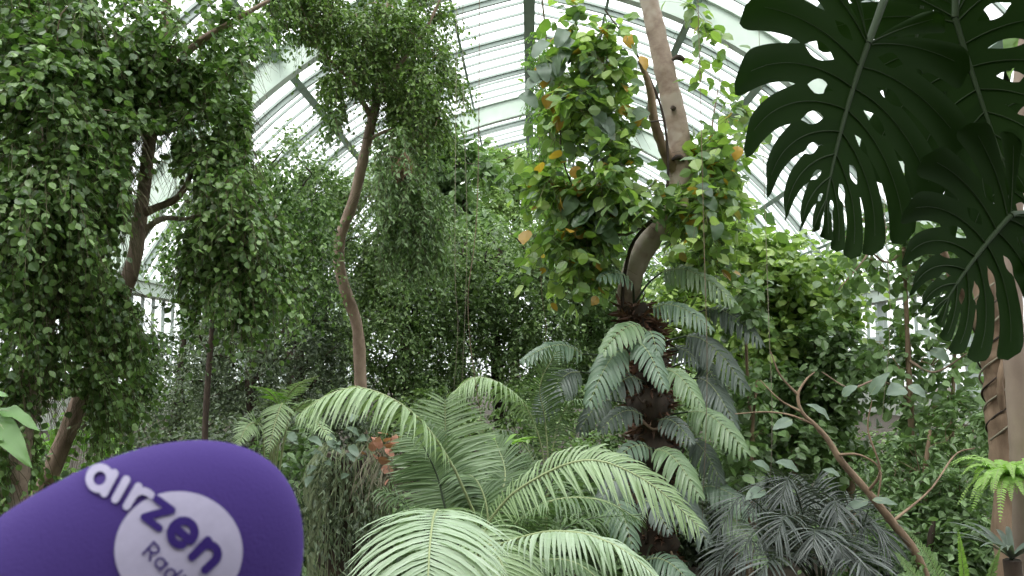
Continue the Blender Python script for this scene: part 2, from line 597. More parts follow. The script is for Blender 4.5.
def trunk(parent, pts, r, mat=None, name='trunk', n=40, sides=12, bump=.05, seed=3):
    g = Geo()
    C = tube(g, pts, r, n, sides, bump, np.random.default_rng(seed))
    g.build(name, mat or M_BARK, parent, smooth=True)
    return C

def PX(l):
    return [at(*p) for p in l]

# frond: rachis + leaflets
def frond(parent, pts, n=40, L=.3, W=.02, mat=None, rmat=None, a0=68, a1=28, droop=.35, lift=.1, fold=.25, t0=.12, r0=.008,
          roll=0.0, prof='palm', blunt=False, name='frond', seed=0, jitter=.06, seg=5, facing=None, web=0.0, curl=0.0):
    rng = np.random.default_rng(seed)
    C = catmull(pts, 60)
    T = tangents(C)
    tt = np.linspace(t0, .995, n)
    idx = tt * 59
    P = np.stack([np.interp(idx, np.arange(60), C[:, k]) for k in range(3)], -1)
    Tn = unit(np.stack([np.interp(idx, np.arange(60), T[:, k]) for k in range(3)], -1))
    up = np.array([0, 0, 1.0]) if facing is None else V(facing)
    up2 = np.array([0, -1.0, 0.25])
    N = up - (Tn @ up)[:, None] * Tn
    nl = np.linalg.norm(N, axis=1, keepdims=True)
    N2 = up2 - (Tn @ up2)[:, None] * Tn
    wv = np.clip((nl - .15) / .5, 0, 1)
    N = unit(unit(N) * wv + unit(N2) * (1 - wv))
    B = np.cross(Tn, N)
    cr, sr = math.cos(roll), math.sin(roll)
    N, B = N * cr + B * sr, B * cr - N * sr
    u = (tt - t0) / (1 - t0)
    if prof == 'palm':
        pr = np.minimum(1, .45 + u * 2.0) * np.sqrt(np.clip(1 - .93 * np.clip((u - .35) / .65, 0, 1)**1.8, 0.05, 1))
    elif prof == 'philo':
        pr = np.minimum(1, .55 + u * 2.2) * np.sqrt(np.clip(1 - np.clip((u - .25) / .75, 0, 1)**2.2 * .9, .05, 1))
    else:
        pr = np.minimum(1, .3 + u * 5) * (1 - u)**.7 + .05
    s = np.linspace(0, 1, seg + 1)
    if blunt:
        ws = np.array([.95, 1.0, 1.0, .95, .8, .15])
        ws = np.interp(s, np.linspace(0, 1, 6), ws)
    else:
        ws = np.interp(s, [0, .12, .35, .7, 1], [.45, .9, 1, .7, .04])
    g = Geo()
    for sd in (-1, 1):
        a = np.radians(a0 + (a1 - a0) * u**1.3 + rng.normal(size=n) * 4)
        lf = lift + rng.normal(size=n) * jitter
        d = np.cos(a)[:, None] * Tn + np.sin(a)[:, None] * (sd * B * np.cos(lf)[:, None] + N * np.sin(lf)[:, None])
        d = unit(d)
        l = L * pr * rng.uniform(.93, 1.05, n)
        dp = droop * rng.uniform(.8, 1.2, n)
        Q = P[:, None] + l[:, None, None] * (d[:, None] * s[None, :, None] * (1 - .25 * dp[:, None, None] * (s**2)[None, :, None])
                                              + np.array([0, 0, -1.0]) * dp[:, None, None] * (s**2)[None, :, None]
                                              + curl * Tn[:, None] * (s**2)[None, :, None])
        dd = unit(np.gradient(Q, axis=1))
        NN = N[:, None] * math.cos(lift) - sd * B[:, None] * math.sin(lift)
        Wd = unit(np.cross(dd, NN + 0 * dd))
        NN = np.cross(Wd, dd)
        wq = (W * (.5 + .5 * pr))[:, None] * ws[None] * .5
        if web:
            wq = np.maximum(wq, np.interp(s, [0, .25, .45], [web, web * .9, 0])[None] * (W * np.ones(n))[:, None])
        Lf = Q + Wd * wq[..., None] + NN * (fold * wq)[..., None]
        Rt = Q - Wd * wq[..., None] + NN * (fold * wq)[..., None]
        v = np.stack([Lf, Q, Rt], 2).reshape(n, (seg + 1) * 3, 3)
        fs = []
        for i_ in range(seg):
            for j_ in range(2):
                a_ = i_ * 3 + j_
                fs.append((a_, a_ + 1, a_ + 4, a_ + 3))
        g.addmany(v, fs)
    o = g.build(name, mat, parent, smooth=False)
    g = Geo()
    tube(g, pts, [r0, r0 * .85, r0 * .6, r0 * .25], n=24, sides=6)
    g.build('rachis', rmat or M_STEM, o_at(o), smooth=True)
    return o

def o_at(o):
    return o
# children of parts: the part sits at its thing's origin, so its own offset is zero

# ------------------------------------------------------------------ left: weeping figs
t = plant('weeping_fig_tree', 'tall weeping fig with a leaning dark trunk and small round leaves behind the purple microphone', 'tree', ground_of(at(22, 600, 5.3)))
C = trunk(t, [ground_of(at(20, 640, 5.3)), *PX([(34, 520, 5.3), (52, 470, 5.3), (80, 402, 5.3), (108, 330, 5.3), (132, 268, 5.3), (141, 212, 5.4), (150, 140, 5.5), (160, 60, 5.5), (172, -40, 5.5)])],
          [.07, .062, .058, .056, .052, .048, .045, .042, .036, .025], M_BARKR)
b1 = trunk(t, PX([(141, 214, 5.4), (158, 207, 5.35), (176, 199, 5.35), (186, 186, 5.3), (192, 172, 5.3)]), [.03, .026, .024, .02, .014], M_BARKR, 'branch', 16, 8)
b2 = trunk(t, PX([(136, 246, 5.4), (150, 226, 5.4), (166, 218, 5.3), (186, 219, 5.3), (206, 212, 5.2)]), [.026, .022, .018, .014, .01], M_BARKP, 'branch', 16, 8)
b3 = trunk(t, PX([(150, 140, 5.5), (120, 90, 5.2), (70, 60, 4.9), (20, 40, 4.7)]), [.035, .028, .02, .01], M_BARKR, 'branch', 16, 8)
b4 = trunk(t, PX([(155, 100, 5.5), (190, 50, 5.3), (235, 20, 5.2), (270, 0, 5.2)]), [.03, .024, .018, .01], M_BARKR, 'branch', 16, 8)
sk = [C[8:], b1, b2, b3, b4]
PL = [(128, 130, 172, 300, .06), (150, 172, 196, 225, .12), (140, 205, 180, 330, .1), (120, 230, 150, 285, .05), (48, 395, 88, 470, .1), (180, 0, 200, 60, .3), (168, 90, 215, 135, .5), (250, 60, 330, 180, .0), (95, 10, 135, 40, .4)]
foliage(t, LM['fig_left'], [(50, 30, 4.9, 90, 50, .7), (140, 40, 5.4, 70, 60, .7), (60, 110, 4.7, 70, 60, .6), (100, 130, 5.2, 50, 60, .6),
                            (215, 45, 5.3, 45, 50, .5, 1), (225, 125, 5.3, 34, 45, .4, 1.1), (190, 90, 5.4, 30, 50, .4, .8), (90, 90, 5.6, 90, 80, .6, .8), (165, 120, 5.9, 30, 60, .4, .6)],
        29000, leaf=.05, wid=.95, twig=.3, per=10, droop=.5, hang=.5, clusters=300, seed=11, skel=sk, twigmat=M_TWIG, limbmat=M_BARKR, limb_r=.009, prune=PL)
foliage(t, LM['fig_left'], [(232, 190, 5.3, 34, 60, .4), (250, 250, 5.3, 34, 60, .4), (205, 260, 5.4, 20, 50, .3), (110, 390, 5.5, 26, 60, .3, .5), (120, 340, 5.7, 30, 60, .3, .5)],
        11000, leaf=.046, wid=.95, twig=.26, per=10, droop=.9, hang=.8, clusters=150, seed=12, skel=sk, twigmat=M_TWIG, limbmat=M_BARKR, limb_r=.006, name='hanging_foliage', prune=PL)

t = plant('weeping_fig_tree', 'weeping fig with a pale knobbly trunk and drooping leaf curtains at the far left edge', 'tree', ground_of(at(8, 600, 4.7)))
C = trunk(t, [ground_of(at(4, 640, 4.7)), *PX([(12, 520, 4.7), (22, 450, 4.7), (30, 380, 4.7), (48, 320, 4.7), (54, 260, 4.6), (44, 190, 4.5), (38, 110, 4.4)])],
          [.07, .062, .058, .052, .045, .035, .026, .016], M_BARKP, seed=8, bump=.12)
b1 = trunk(t, PX([(48, 320, 4.7), (62, 290, 4.6), (66, 250, 4.5), (80, 220, 4.4)]), [.03, .024, .018, .01], M_BARKP, 'branch', 16, 8)
b2 = trunk(t, PX([(54, 260, 4.6), (30, 220, 4.5), (5, 190, 4.4), (-30, 170, 4.3)]), [.03, .024, .018, .01], M_BARKP, 'branch', 16, 8)
foliage(t, LM['fig_left'], [(35, 190, 4.4, 55, 60, .4), (85, 190, 4.5, 36, 60, .4), (20, 270, 4.5, 36, 60, .4), (70, 270, 4.7, 30, 50, .4),
                            (15, 350, 4.6, 26, 50, .4, .8), (80, 340, 4.8, 30, 50, .4, .8), (110, 300, 4.9, 26, 50, .3, .8), (40, 400, 5.6, 50, 45, .3, .4), (-10, 430, 4.6, 30, 80, .4), (100, 385, 5.0, 16, 40, .2, .5)],
        23000, leaf=.046, wid=.95, twig=.26, per=10, droop=.9, hang=.8, clusters=280, seed=21, skel=[C[6:], b1, b2], twigmat=M_TWIG, limbmat=M_BARKR, limb_r=.007, prune=PL + [(44, 290, 64, 330, .3), (25, 370, 48, 440, .4), (8, 440, 30, 520, .15)])

t = plant('broad_leaved_shrub', 'light green broad leaves reaching in at the left edge above the microphone', 'shrub', ground_of(at(-80, 600, 2.6)))
st = trunk(t, [ground_of(at(-80, 640, 2.6)), *PX([(-70, 520, 2.6), (-40, 440, 2.6), (-8, 408, 2.6)])], [.02, .016, .012, .006], M_STEM, 'stem', 16, 8)
def blade(parent, base, tip, width, mat, up=(0, 0, 1), droop=.1, wave=.02, name='leaf', vein=None, seg=14, heart=False, seed=0, cup=.12):
    rng = np.random.default_rng(seed)
    base, tip = V(base), V(tip)
    L = np.linalg.norm(tip - base)
    D = (tip - base) / L
    N = unit(V(up) - (V(up) @ D) * D)
    X = np.cross(D, N)
    s = np.linspace(0, 1, seg)
    wd = np.sin(np.pi * s**.8)**.75 * (1 - .25 * s) if not heart else np.sqrt(np.clip(np.sin(np.pi * s**.55), 0, 1))
    c = np.linspace(-1, 1, 7)
    ph = rng.uniform(0, 6)
    v = []
    for i_, q in enumerate(s):
        for x in c:
            ww = wd[i_] * width / 2
            v.append(base + D * (q * L - (abs(x) * .08 * L if heart and q < .3 else 0)) + X * x * ww
                     + N * (droop * L * math.sin(math.pi * q) + cup * abs(x) * ww + wave * L * x * x * math.sin(q * 16 + ph + x)))
    f = [(i_ * 7 + j_, i_ * 7 + j_ + 1, i_ * 7 + j_ + 8, i_ * 7 + j_ + 7) for i_ in range(seg - 1) for j_ in range(6)]
    g = Geo(); g.add(v, f)
    o = g.build(name, mat, parent, smooth=True)
    if vein:
        g = Geo()
        tube(g, [base + D * q * L + N * (droop * L * math.sin(math.pi * q) - .002) for q in (0, .33, .66, 1)], [.0035, .0028, .002, .0008], 12, 5)
        g.build('midrib', vein, o)
    return o
blade(t, at(-4, 410, 2.6), at(40, 432, 2.45), .055, LM['broad'], up=(0, -.5, .8), vein=M_STEM, seed=1)
blade(t, at(-4, 418, 2.6), at(32, 468, 2.4), .085, LM['broad'], up=(.35, -.9, .35), vein=M_STEM, seed=2)
blade(t, at(-14, 404, 2.6), at(8, 396, 2.5), .05, LM['broad'], up=(0, -.6, .8), vein=M_STEM, seed=3)
blade(t, at(-20, 452, 2.55), at(4, 440, 2.45), .04, LM['broad'], up=(0, -.6, .8), vein=M_STEM, seed=4)

# small yellow-green sapling low at far left
t = plant('leafy_shrub', 'small bright green shrub glimpsed at the foot of the pale knobbly trunk', 'shrub', ground_of(at(30, 560, 6.2)))
C = trunk(t, [ground_of(at(30, 560, 6.2)), *PX([(36, 500, 6.2), (34, 440, 6.2)])], [.02, .015, .008], M_BARK, 'stem', 12, 6)
foliage(t, LM['bright'], [(28, 480, 6.2, 50, 45, .4), (95, 455, 6.4, 36, 36, .4)], 2200, leaf=.06, wid=.8, twig=.25, per=8, clusters=40, seed=31, skel=[C], limbmat=M_BARK, limb_r=.006)

# ------------------------------------------------------------------ centre-left fig
t = plant('fig_tree', 'slender fig with a crooked reddish-brown trunk and a dense dark crown against the roof', 'tree', ground_of(at(360, 520, 9.5)))
C = trunk(t, [ground_of(at(362, 520, 9.5)), *PX([(361, 430, 9.5), (360, 372, 9.5), (357, 325, 9.5), (345, 290, 9.5), (339, 262, 9.5), (341, 235, 9.5), (352, 205, 9.5), (362, 165, 9.5), (371, 125, 9.5), (375, 108, 9.5), (380, 60, 9.6), (392, -20, 9.7)])],
          [.08, .078, .074, .07, .07, .07, .066, .064, .062, .06, .055, .04, .02], M_BARKC, n=60, seed=5)
b1 = trunk(t, PX([(372, 118, 9.5), (364, 104, 9.4), (352, 82, 9.3), (330, 60, 9.1), (300, 30, 8.8)]), [.04, .035, .028, .02, .012], M_BARKC, 'branch', 16, 8)
b2 = trunk(t, PX([(376, 100, 9.5), (395, 70, 9.4), (420, 40, 9.3), (440, 0, 9.3)]), [.04, .03, .024, .014], M_BARKC, 'branch', 16, 8)
b3 = trunk(t, PX([(368, 140, 9.5), (390, 130, 9.3), (415, 130, 9.2), (430, 150, 9.2)]), [.025, .02, .014, .008], M_BARKC, 'branch', 16, 8)
foliage(t, LM['fig_far'], [(370, 20, 9.5, 75, 45, .9), (410, 60, 9.4, 50, 55, .8), (345, 75, 9.3, 42, 38, .7), (425, 100, 9.4, 32, 45, .6), (300, 5, 8.8, 45, 32, .6), (385, 100, 9.9, 40, 40, .6)],
        30000, leaf=.062, wid=.7, twig=.36, per=12, droop=.5, hang=.5, clusters=230, prune=[(345, 98, 388, 240, .12), (318, 62, 345, 74, .5), (240, 45, 318, 140, .08)], seed=41, skel=[C[30:], b1, b2, b3], twigmat=M_TWIG, limbmat=M_BARKC, limb_r=.016, shp='lance')
foliage(t, LM['shrub'], [(395, 165, 9.2, 34, 45, .6), (420, 215, 9.4, 30, 45, .5), (375, 230, 9.4, 20, 40, .4), (330, 120, 9, 22, 20, .4, .5)],
        8500, leaf=.07, wid=.6, twig=.36, per=12, droop=1., hang=.8, clusters=90, prune=[(340, 98, 376, 290, .08)], seed=42, skel=[b3], twigmat=M_TWIG, limbmat=M_BARKC, limb_r=.008, shp='lance', name='hanging_foliage')
# dry frond clump caught in it
t = plant('dry_leaf_cluster', 'tuft of dry brown hanging leaves caught in the fig crown near the roof', 'dead leaves', at(404, 160, 9.0))
rng = np.random.default_rng(5)
g = Geo(); n_ = 60
put_leaves(g, at(404, 160, 9.0) + rng.normal(size=(n_, 3)) * .05, np.array([0, 0, -1.]) + rng.normal(size=(n_, 3)) * .22, rng.normal(size=(n_, 3)), rng.uniform(.14, .26, n_), np.full(n_, .25), 'lance')
g.build('dry_leaf_tuft', leaf_mat('tan_dry_leaves', [(170, 140, 120), (130, 104, 84), (190, 164, 140)], .8, .2), t)

# ------------------------------------------------------------------ background trees
BGMARK = 1
def bgtree(name, label, cat, base, tr, r, blobs, n, mat, bark=None, seed=1, group=None, **kw):
    """tr trunk pixels from low to high"""
    b0 = ground_of(at(*base))
    t = plant(name, label, cat, b0, group)
    C = trunk(t, [b0, *PX(tr)], [r, r * .9, r * .7, r * .4], bark or M_BARKD, n=24, sides=9, seed=seed)
    kw.setdefault('clusters', 90)
    foliage(t, mat, blobs, n, seed=seed * 7 + 1, skel=[C[6:]], limbmat=bark or M_BARKD, **kw)
    return t
bk = dict(shp='lance', wid=.75, twig=.55, per=10, droop=.3, hang=.35, limb_r=.03)
bgtree('fig_tree', 'dark glossy fig bush filling the middle behind the palm fronds', 'tree', (500, 480, 13), [(500, 420, 13), (495, 330, 13), (500, 250, 13)], .12,
       [(500, 270, 13, 75, 50, 1.3), (450, 310, 13, 50, 60, 1.2), (545, 300, 13, 60, 60, 1.2), (500, 350, 13, 90, 50, 1.2), (560, 250, 13.4, 50, 40, 1)],
       32300, LM['fig_mid'], seed=51, leaf=0.076, **{**bk, 'clusters': 260})
bgtree('fig_tree', 'dark fig with bluish foliage just right of the crooked fig trunk', 'tree', (410, 490, 12), [(410, 430, 12), (405, 340, 12), (410, 250, 12)], .1,
       [(410, 270, 12, 45, 60, 1), (390, 340, 12, 50, 60, 1), (440, 240, 12.3, 40, 35, .8), (420, 390, 12, 60, 30, .8)],
       20900, LM['fig_mid'], seed=52, leaf=0.068, **{**bk, 'clusters': 180})
bgtree('evergreen_tree', 'dull grey-green evergreen with fine leaves between the weeping fig and the crooked trunk', 'tree', (262, 500, 11), [(255, 430, 11), (250, 370, 11), (258, 300, 11)], .1,
       [(260, 330, 11, 60, 45, 1), (300, 290, 11.2, 45, 60, .9), (220, 370, 11, 40, 50, .8), (290, 380, 11, 50, 40, .8), (320, 350, 11.5, 30, 60, .8)],
       26600, LM['grey'], seed=53, leaf=0.053, **{**bk, 'clusters': 200, 'twig': .34})
bgtree('fig_tree', 'dark fig with wine-tinted shaded twigs left of the crooked trunk under the roof', 'tree', (300, 500, 12.5), [(300, 400, 12.5), (298, 280, 12.5), (300, 200, 12.5)], .1,
       [(290, 180, 12.5, 55, 35, .9), (300, 230, 12.5, 50, 50, .9), (330, 190, 12.5, 24, 40, .7), (365, 190, 12.5, 30, 50, .7), (350, 250, 12.5, 40, 40, .7), (250, 250, 12.7, 30, 60, .7), (385, 290, 12.8, 30, 50, .7)],
       24000, LM['fig_mid'], seed=54, leaf=0.068, **{**bk, 'clusters': 100})
bgtree('evergreen_tree', 'shaded evergreen against the left glass wall above the microphone', 'tree', (165, 480, 13), [(175, 430, 13), (180, 380, 13), (185, 330, 13)], .1,
       [(190, 390, 13, 40, 40, .8), (160, 350, 13, 20, 30, .6, .6), (215, 320, 13, 30, 40, .7), (150, 440, 13, 60, 30, .8), (230, 420, 12.5, 50, 30, .8)],
       14250, LM['grey'], seed=55, leaf=0.065, **{**bk, 'clusters': 80})
bgtree('fig_tree', 'small-leaved fig with hanging sprays just behind the dark leaning trunk', 'tree', (205, 520, 8.2), [(205, 430, 8.2), (212, 330, 8.2), (222, 240, 8.2), (240, 170, 8.2)], .035,
       [(235, 230, 8.2, 50, 60, .6), (290, 260, 8.4, 40, 50, .6), (180, 250, 8.4, 36, 50, .5, .6), (300, 200, 8.6, 36, 30, .5), (250, 160, 8.2, 40, 30, .5, .6), (215, 60, 8.0, 40, 30, .5, .4), (260, 20, 8.0, 30, 30, .5, .6)],
       15000, LM['fig_left'], seed=64, leaf=.055, **{**bk, 'clusters': 200, 'twig': .34, 'droop': .8, 'hang': .7, 'limb_r': .012, 'wid': .85, 'prune': [(250, 60, 330, 150, .04), (340, 98, 378, 290, .1), (128, 130, 160, 300, .5)]})
bgtree('broad_crowned_tree', 'tree with large drooping palmate leaves under the far roof arch', 'tree', (460, 440, 19), [(460, 380, 19), (462, 260, 19), (465, 200, 19)], .16,
       [(455, 185, 19, 34, 40, 1.4), (430, 160, 19, 20, 30, 1), (475, 225, 19, 40, 20, 1.4), (470, 255, 19, 60, 24, 1.4)],
       7220, LM['shrub'], seed=56, leaf=0.258, **{**bk, 'clusters': 60, 'wid': .8, 'twig': .7, 'per': 7})
bgtree('feathery_tree', 'light yellow-green fine-leaved tree crown in front of the far end of the roof', 'tree', (515, 430, 27), [(515, 380, 27), (515, 260, 27), (515, 200, 27)], .2,
       [(512, 172, 27, 38, 24, 2), (550, 185, 27, 34, 30, 2), (500, 205, 27, 45, 26, 2)],
       14000, leaf_mat('feathery_leaves', [(122, 146, 84), (142, 164, 104), (104, 130, 70)], .5, .3), seed=57, leaf=.16, **{**bk, 'clusters': 80, 'wid': .6})
bgtree('evergreen_tree', 'olive green tree behind the climber-clad trunk, left of it', 'tree', (590, 480, 14), [(590, 420, 14), (590, 330, 14), (592, 250, 14)], .12,
       [(600, 260, 14, 50, 50, 1.2), (610, 330, 14, 40, 60, 1.2), (580, 390, 14, 50, 40, 1.2)],
       17100, LM['shrub'], seed=58, leaf=0.084, **{**bk, 'clusters': 90})
bgtree('lime_green_tree', 'pale lime-green tree behind the right side of the climber-clad trunk', 'tree', (735, 480, 12), [(735, 420, 12), (740, 330, 12), (745, 240, 12)], .1,
       [(700, 250, 12, 36, 40, 1), (745, 270, 12, 50, 45, 1), (700, 300, 12, 45, 40, 1), (720, 350, 12.5, 50, 40, 1)],
       12000, LM['lime'], seed=59, leaf=.095, **{**bk, 'clusters': 130, 'wid': .9, 'shp': 'oval', 'prune': [(760, 200, 900, 262, .3)]})
bgtree('hibiscus_bush', 'yellow-green large-leaved bush with a few orange leaves left of the lower glass wall', 'shrub', (800, 520, 8), [(795, 440, 8), (790, 360, 8), (790, 300, 8)], .05,
       [(780, 270, 8, 50, 36, .6), (825, 290, 8, 40, 26, .5), (760, 320, 8, 36, 30, .5), (800, 340, 8, 36, 24, .5), (760, 240, 8, 24, 20, .4)],
       6000, LM['lime'], bark=M_BARKT, seed=60, leaf=.09, **{**bk, 'clusters': 80, 'wid': .95, 'twig': .35, 'shp': 'oval', 'limb_r': .012})
GAPR = [(858, 285, 900, 345, .35), (862, 350, 905, 400, .55), (850, 400, 890, 445, .45), (915, 310, 975, 370, .5), (905, 385, 965, 450, .55), (800, 200, 900, 280, .6)]
bgtree('viburnum_bush', 'mid-green bush with layered glossy leaves in front of the right glass wall', 'shrub', (850, 560, 7.5), [(850, 480, 7.5), (845, 400, 7.5), (845, 350, 7.5)], .05,
       [(850, 350, 7.5, 50, 32, .5), (800, 380, 7.5, 40, 40, .5), (840, 410, 7.5, 40, 30, .5, .7), (780, 430, 7.5, 45, 34, .5), (850, 450, 7.5, 40, 24, .4, .5)],
       6800, LM['shrub'], bark=M_BARKT, seed=61, leaf=.085, **{**bk, 'clusters': 110, 'wid': .85, 'twig': .32, 'shp': 'oval', 'limb_r': .01, 'prune': GAPR})
sv = bgtree('straggling_vine_tree', 'thin straggling branches with grey-green leaves between the dark perforated leaves and the right trunks', 'tree', (915, 540, 6.5), [(912, 450, 6.5), (908, 350, 6.5), (902, 200, 6.5)], .03,
       [(880, 215, 6.5, 50, 30, .6, .6), (910, 250, 6.5, 40, 40, .5, .5), (925, 350, 6.5, 45, 36, .5, .7), (940, 410, 6.5, 36, 40, .5, .8), (870, 250, 6.5, 24, 30, .4, .5)],
       2000, LM['shrub'], bark=M_BARKT, seed=62, leaf=.095, **{**bk, 'clusters': 80, 'wid': .9, 'twig': .4, 'shp': 'oval', 'limb_r': .012, 'per': 8, 'prune': GAPR})
for pl in ([(902, 210, 6.5), (880, 235, 6.4), (862, 262, 6.3), (838, 290, 6.3)], [(904, 250, 6.5), (885, 262, 6.4), (858, 240, 6.3), (830, 236, 6.2)], [(905, 290, 6.5), (930, 280, 6.4), (960, 290, 6.3)],
           [(903, 230, 6.5), (868, 222, 6.4), (842, 205, 6.3)], [(908, 360, 6.5), (935, 372, 6.3), (972, 350, 6.2)], [(909, 400, 6.5), (880, 380, 6.4), (850, 388, 6.3), (822, 372, 6.3)]):
    trunk(sv, PX(pl), [.012, .01, .008, .004], M_BARKR, 'branch', 18, 6)
bgtree('undergrowth_shrub', 'mid-green undergrowth shrub between the sloping bare branch and the right trunks', 'shrub', (930, 600, 6), [(930, 540, 6), (925, 480, 6), (930, 430, 6)], .03,
       [(930, 470, 6, 50, 40, .5), (900, 510, 6, 30, 30, .4), (960, 440, 6, 24, 36, .4), (955, 520, 6, 24, 30, .4)],
       3400, LM['shrub'], bark=M_BARKT, seed=63, leaf=.08, **{**bk, 'clusters': 60, 'wid': .6, 'twig': .3, 'limb_r': .008, 'prune': GAPR})
for nm, lb, bs, bl, n_, mt, sd in (
        ('undergrowth_shrub', 'dark low shrub under the fig bush behind the arching palm fronds', (470, 500, 10), [(430, 420, 10, 50, 30, .8), (500, 430, 10, 50, 36, .8), (550, 420, 10, 36, 40, .8), (480, 480, 10, 90, 40, .8)], 8000, 'fig_mid', 71),
        ('undergrowth_shrub', 'dark low shrub behind the column of grey-green split leaves', (660, 510, 10), [(620, 450, 10, 50, 60, .8), (690, 450, 10, 50, 60, .8), (640, 520, 10, 80, 40, .8), (700, 400, 10, 36, 36, .8)], 8000, 'fig_mid', 72),
        ('undergrowth_shrub', 'grey-green low shrub behind the tuft of small fern fronds beside the microphone', (300, 500, 9), [(300, 420, 9, 60, 30, .7), (330, 450, 9, 50, 40, .7), (280, 490, 9, 50, 40, .7), (230, 440, 9, 40, 24, .5)], 6500, 'grey', 73),
        ('undergrowth_shrub', 'mid-green low shrub behind the dark palm at the lower right', (780, 520, 8.5), [(760, 450, 8.5, 50, 40, .6), (820, 470, 8.5, 50, 40, .6), (790, 520, 8.5, 80, 36, .6)], 5200, 'shrub', 74),
        ('undergrowth_shrub', 'leafy ground cover low between the arching palm fronds and the split leaves', (570, 590, 6.6), [(570, 520, 6.6, 50, 26, .5), (560, 560, 6.0, 60, 24, .5), (620, 560, 6.9, 50, 30, .5), (520, 540, 6.4, 50, 30, .5), (600, 470, 7.5, 40, 30, .5)], 6000, 'shrub', 76),
        ('undergrowth_shrub', 'leafy ground cover below the grey-green split leaves beside the dark palm', (700, 590, 7.6), [(720, 550, 7.6, 50, 30, .5), (690, 520, 7.6, 40, 30, .5), (740, 500, 7.8, 40, 30, .5)], 4000, 'grey', 77),
        ('undergrowth_shrub', 'leafy ground cover under the trailing clump beside the microphone', (330, 590, 5.6), [(310, 545, 5.6, 30, 36, .4), (400, 540, 5.6, 50, 40, .4), (300, 470, 6.0, 30, 30, .4)], 4000, 'shrub', 78),
        ('undergrowth_shrub', 'shrub in the shade low against the right glass wall', (960, 490, 11), [(950, 440, 11, 60, 30, .8), (890, 450, 11, 40, 24, .8), (1000, 470, 11, 40, 30, .8)], 3000, 'fig_mid', 75),
        ('undergrowth_shrub', 'leafy ground cover under the sloping branch beside the sword fern', (930, 590, 5.4), [(920, 560, 5.4, 50, 26, .4), (960, 530, 5.6, 30, 30, .4), (880, 570, 5.6, 30, 20, .4)], 3600, 'shrub', 79)):
    bgtree(nm, lb, 'shrub', bs, [(bs[0], bs[1] - 40, bs[2]), (bs[0] + 4, bs[1] - 70, bs[2])], .03, bl, int(n_ * 1.5), LM[mt], seed=sd, leaf=.075, **{**bk, 'clusters': 80, 'limb_r': .012, 'twig': .4})
# distant trees filling the end of the house
for q, (px, d, top, rx, mt, lb) in enumerate(((290, 34, 300, 50, 'grey', 'hazy grey tree far down the house behind the weeping fig'),
                                          (360, 30, 240, 70, 'fig_mid', 'dark tree far down the house behind the crooked trunk'),
                                          (590, 30, 240, 70, 'shrub', 'green tree far down the house behind the climber-clad trunk'),
                                          (690, 34, 250, 60, 'shrub', 'green tree far down the house right of the climber-clad trunk'))):
    bgtree('distant_tree', lb, 'tree', (px, 412, d), [(px, 390, d), (px, (top + 390) / 2, d), (px, top + 20, d)], .2,
           [(px, top + 40, d, rx, 40, 2.5), (px, top + 100, d, rx * 1.1, 60, 2.5)], 5500, LM[mt], seed=80 + q, leaf=.22, **{**bk, 'clusters': 60})

# ------------------------------------------------------------------ centre tree with climber
t = plant('smooth_barked_tree', 'pale pinkish smooth-barked tree trunk curving up to the roof at the centre', 'tree', ground_of(at(655, 600, 6.9)))
C = trunk(t, [ground_of(at(655, 600, 6.9)), *PX([(652, 500, 6.9), (645, 400, 6.9), (630, 330, 6.9), (629, 290, 6.9), (637, 262, 6.9), (655, 232, 6.9), (672, 205, 6.9), (681, 175, 6.9), (678, 130, 6.9), (668, 85, 6.9), (658, 40, 6.9), (648, -5, 6.9), (638, -60, 6.9)])],
          [.13, .125, .12, .1, .095, .1, .1, .1, .1, .098, .092, .085, .08, .075], M_BARKP, n=90, sides=16, seed=6, bump=.035)
b1 = trunk(t, PX([(679, 178, 6.9), (664, 150, 6.8), (654, 120, 6.7), (650, 90, 6.6), (640, 60, 6.5)]), [.05, .045, .04, .03, .02], M_BARKT, 'branch', 20, 8)
b2 = trunk(t, PX([(676, 215, 6.9), (700, 200, 6.9), (715, 170, 6.8), (712, 130, 6.8), (718, 90, 6.8)]), [.014, .012, .01, .008, .005], M_BARKT, 'branch', 20, 8)
g = Geo()
for (a, b) in ((160, -1), (200, 1), (110, 1), (60, -1)):
    tube(g, [C[60] * 0 + at(678 - 6 * b, a, 6.8), at(676 - 2 * b, a - 3, 6.79), at(672, a, 6.79)], [.02, .03, .012], 6, 6)
g.build('knot', M_BARKD, t, smooth=True)
t = plant('leafy_climber', 'climber with broad yellow-green leaves and a few yellow ones around the pale centre trunk', 'climber', ground_of(at(640, 590, 6.6)))
V1 = trunk(t, [ground_of(at(640, 600, 6.6)), *PX([(636, 480, 6.7), (622, 340, 6.7), (630, 250, 6.6), (665, 200, 6.7), (664, 120, 6.7), (640, 60, 6.6), (605, 10, 6.5)])], [.02, .02, .018, .016, .014, .012, .01, .006], M_BARKD, 'stem', 50, 6)
V2 = trunk(t, PX([(660, 215, 6.6), (620, 235, 6.5), (580, 200, 6.4), (560, 140, 6.4), (575, 80, 6.4)]), [.012, .01, .008, .008, .004], M_TWIG, 'stem', 20, 6)
V3 = trunk(t, PX([(664, 120, 6.7), (640, 125, 6.5), (600, 150, 6.4), (570, 190, 6.4)]), [.008, .008, .006, .004], M_BARKD, 'stem', 20, 6)
PCL = [(636, -40, 690, 185, .04), (612, 226, 668, 330, .04), (540, -20, 640, 12, .5), (690, 40, 760, 120, .5), (625, 130, 655, 150, .4)]
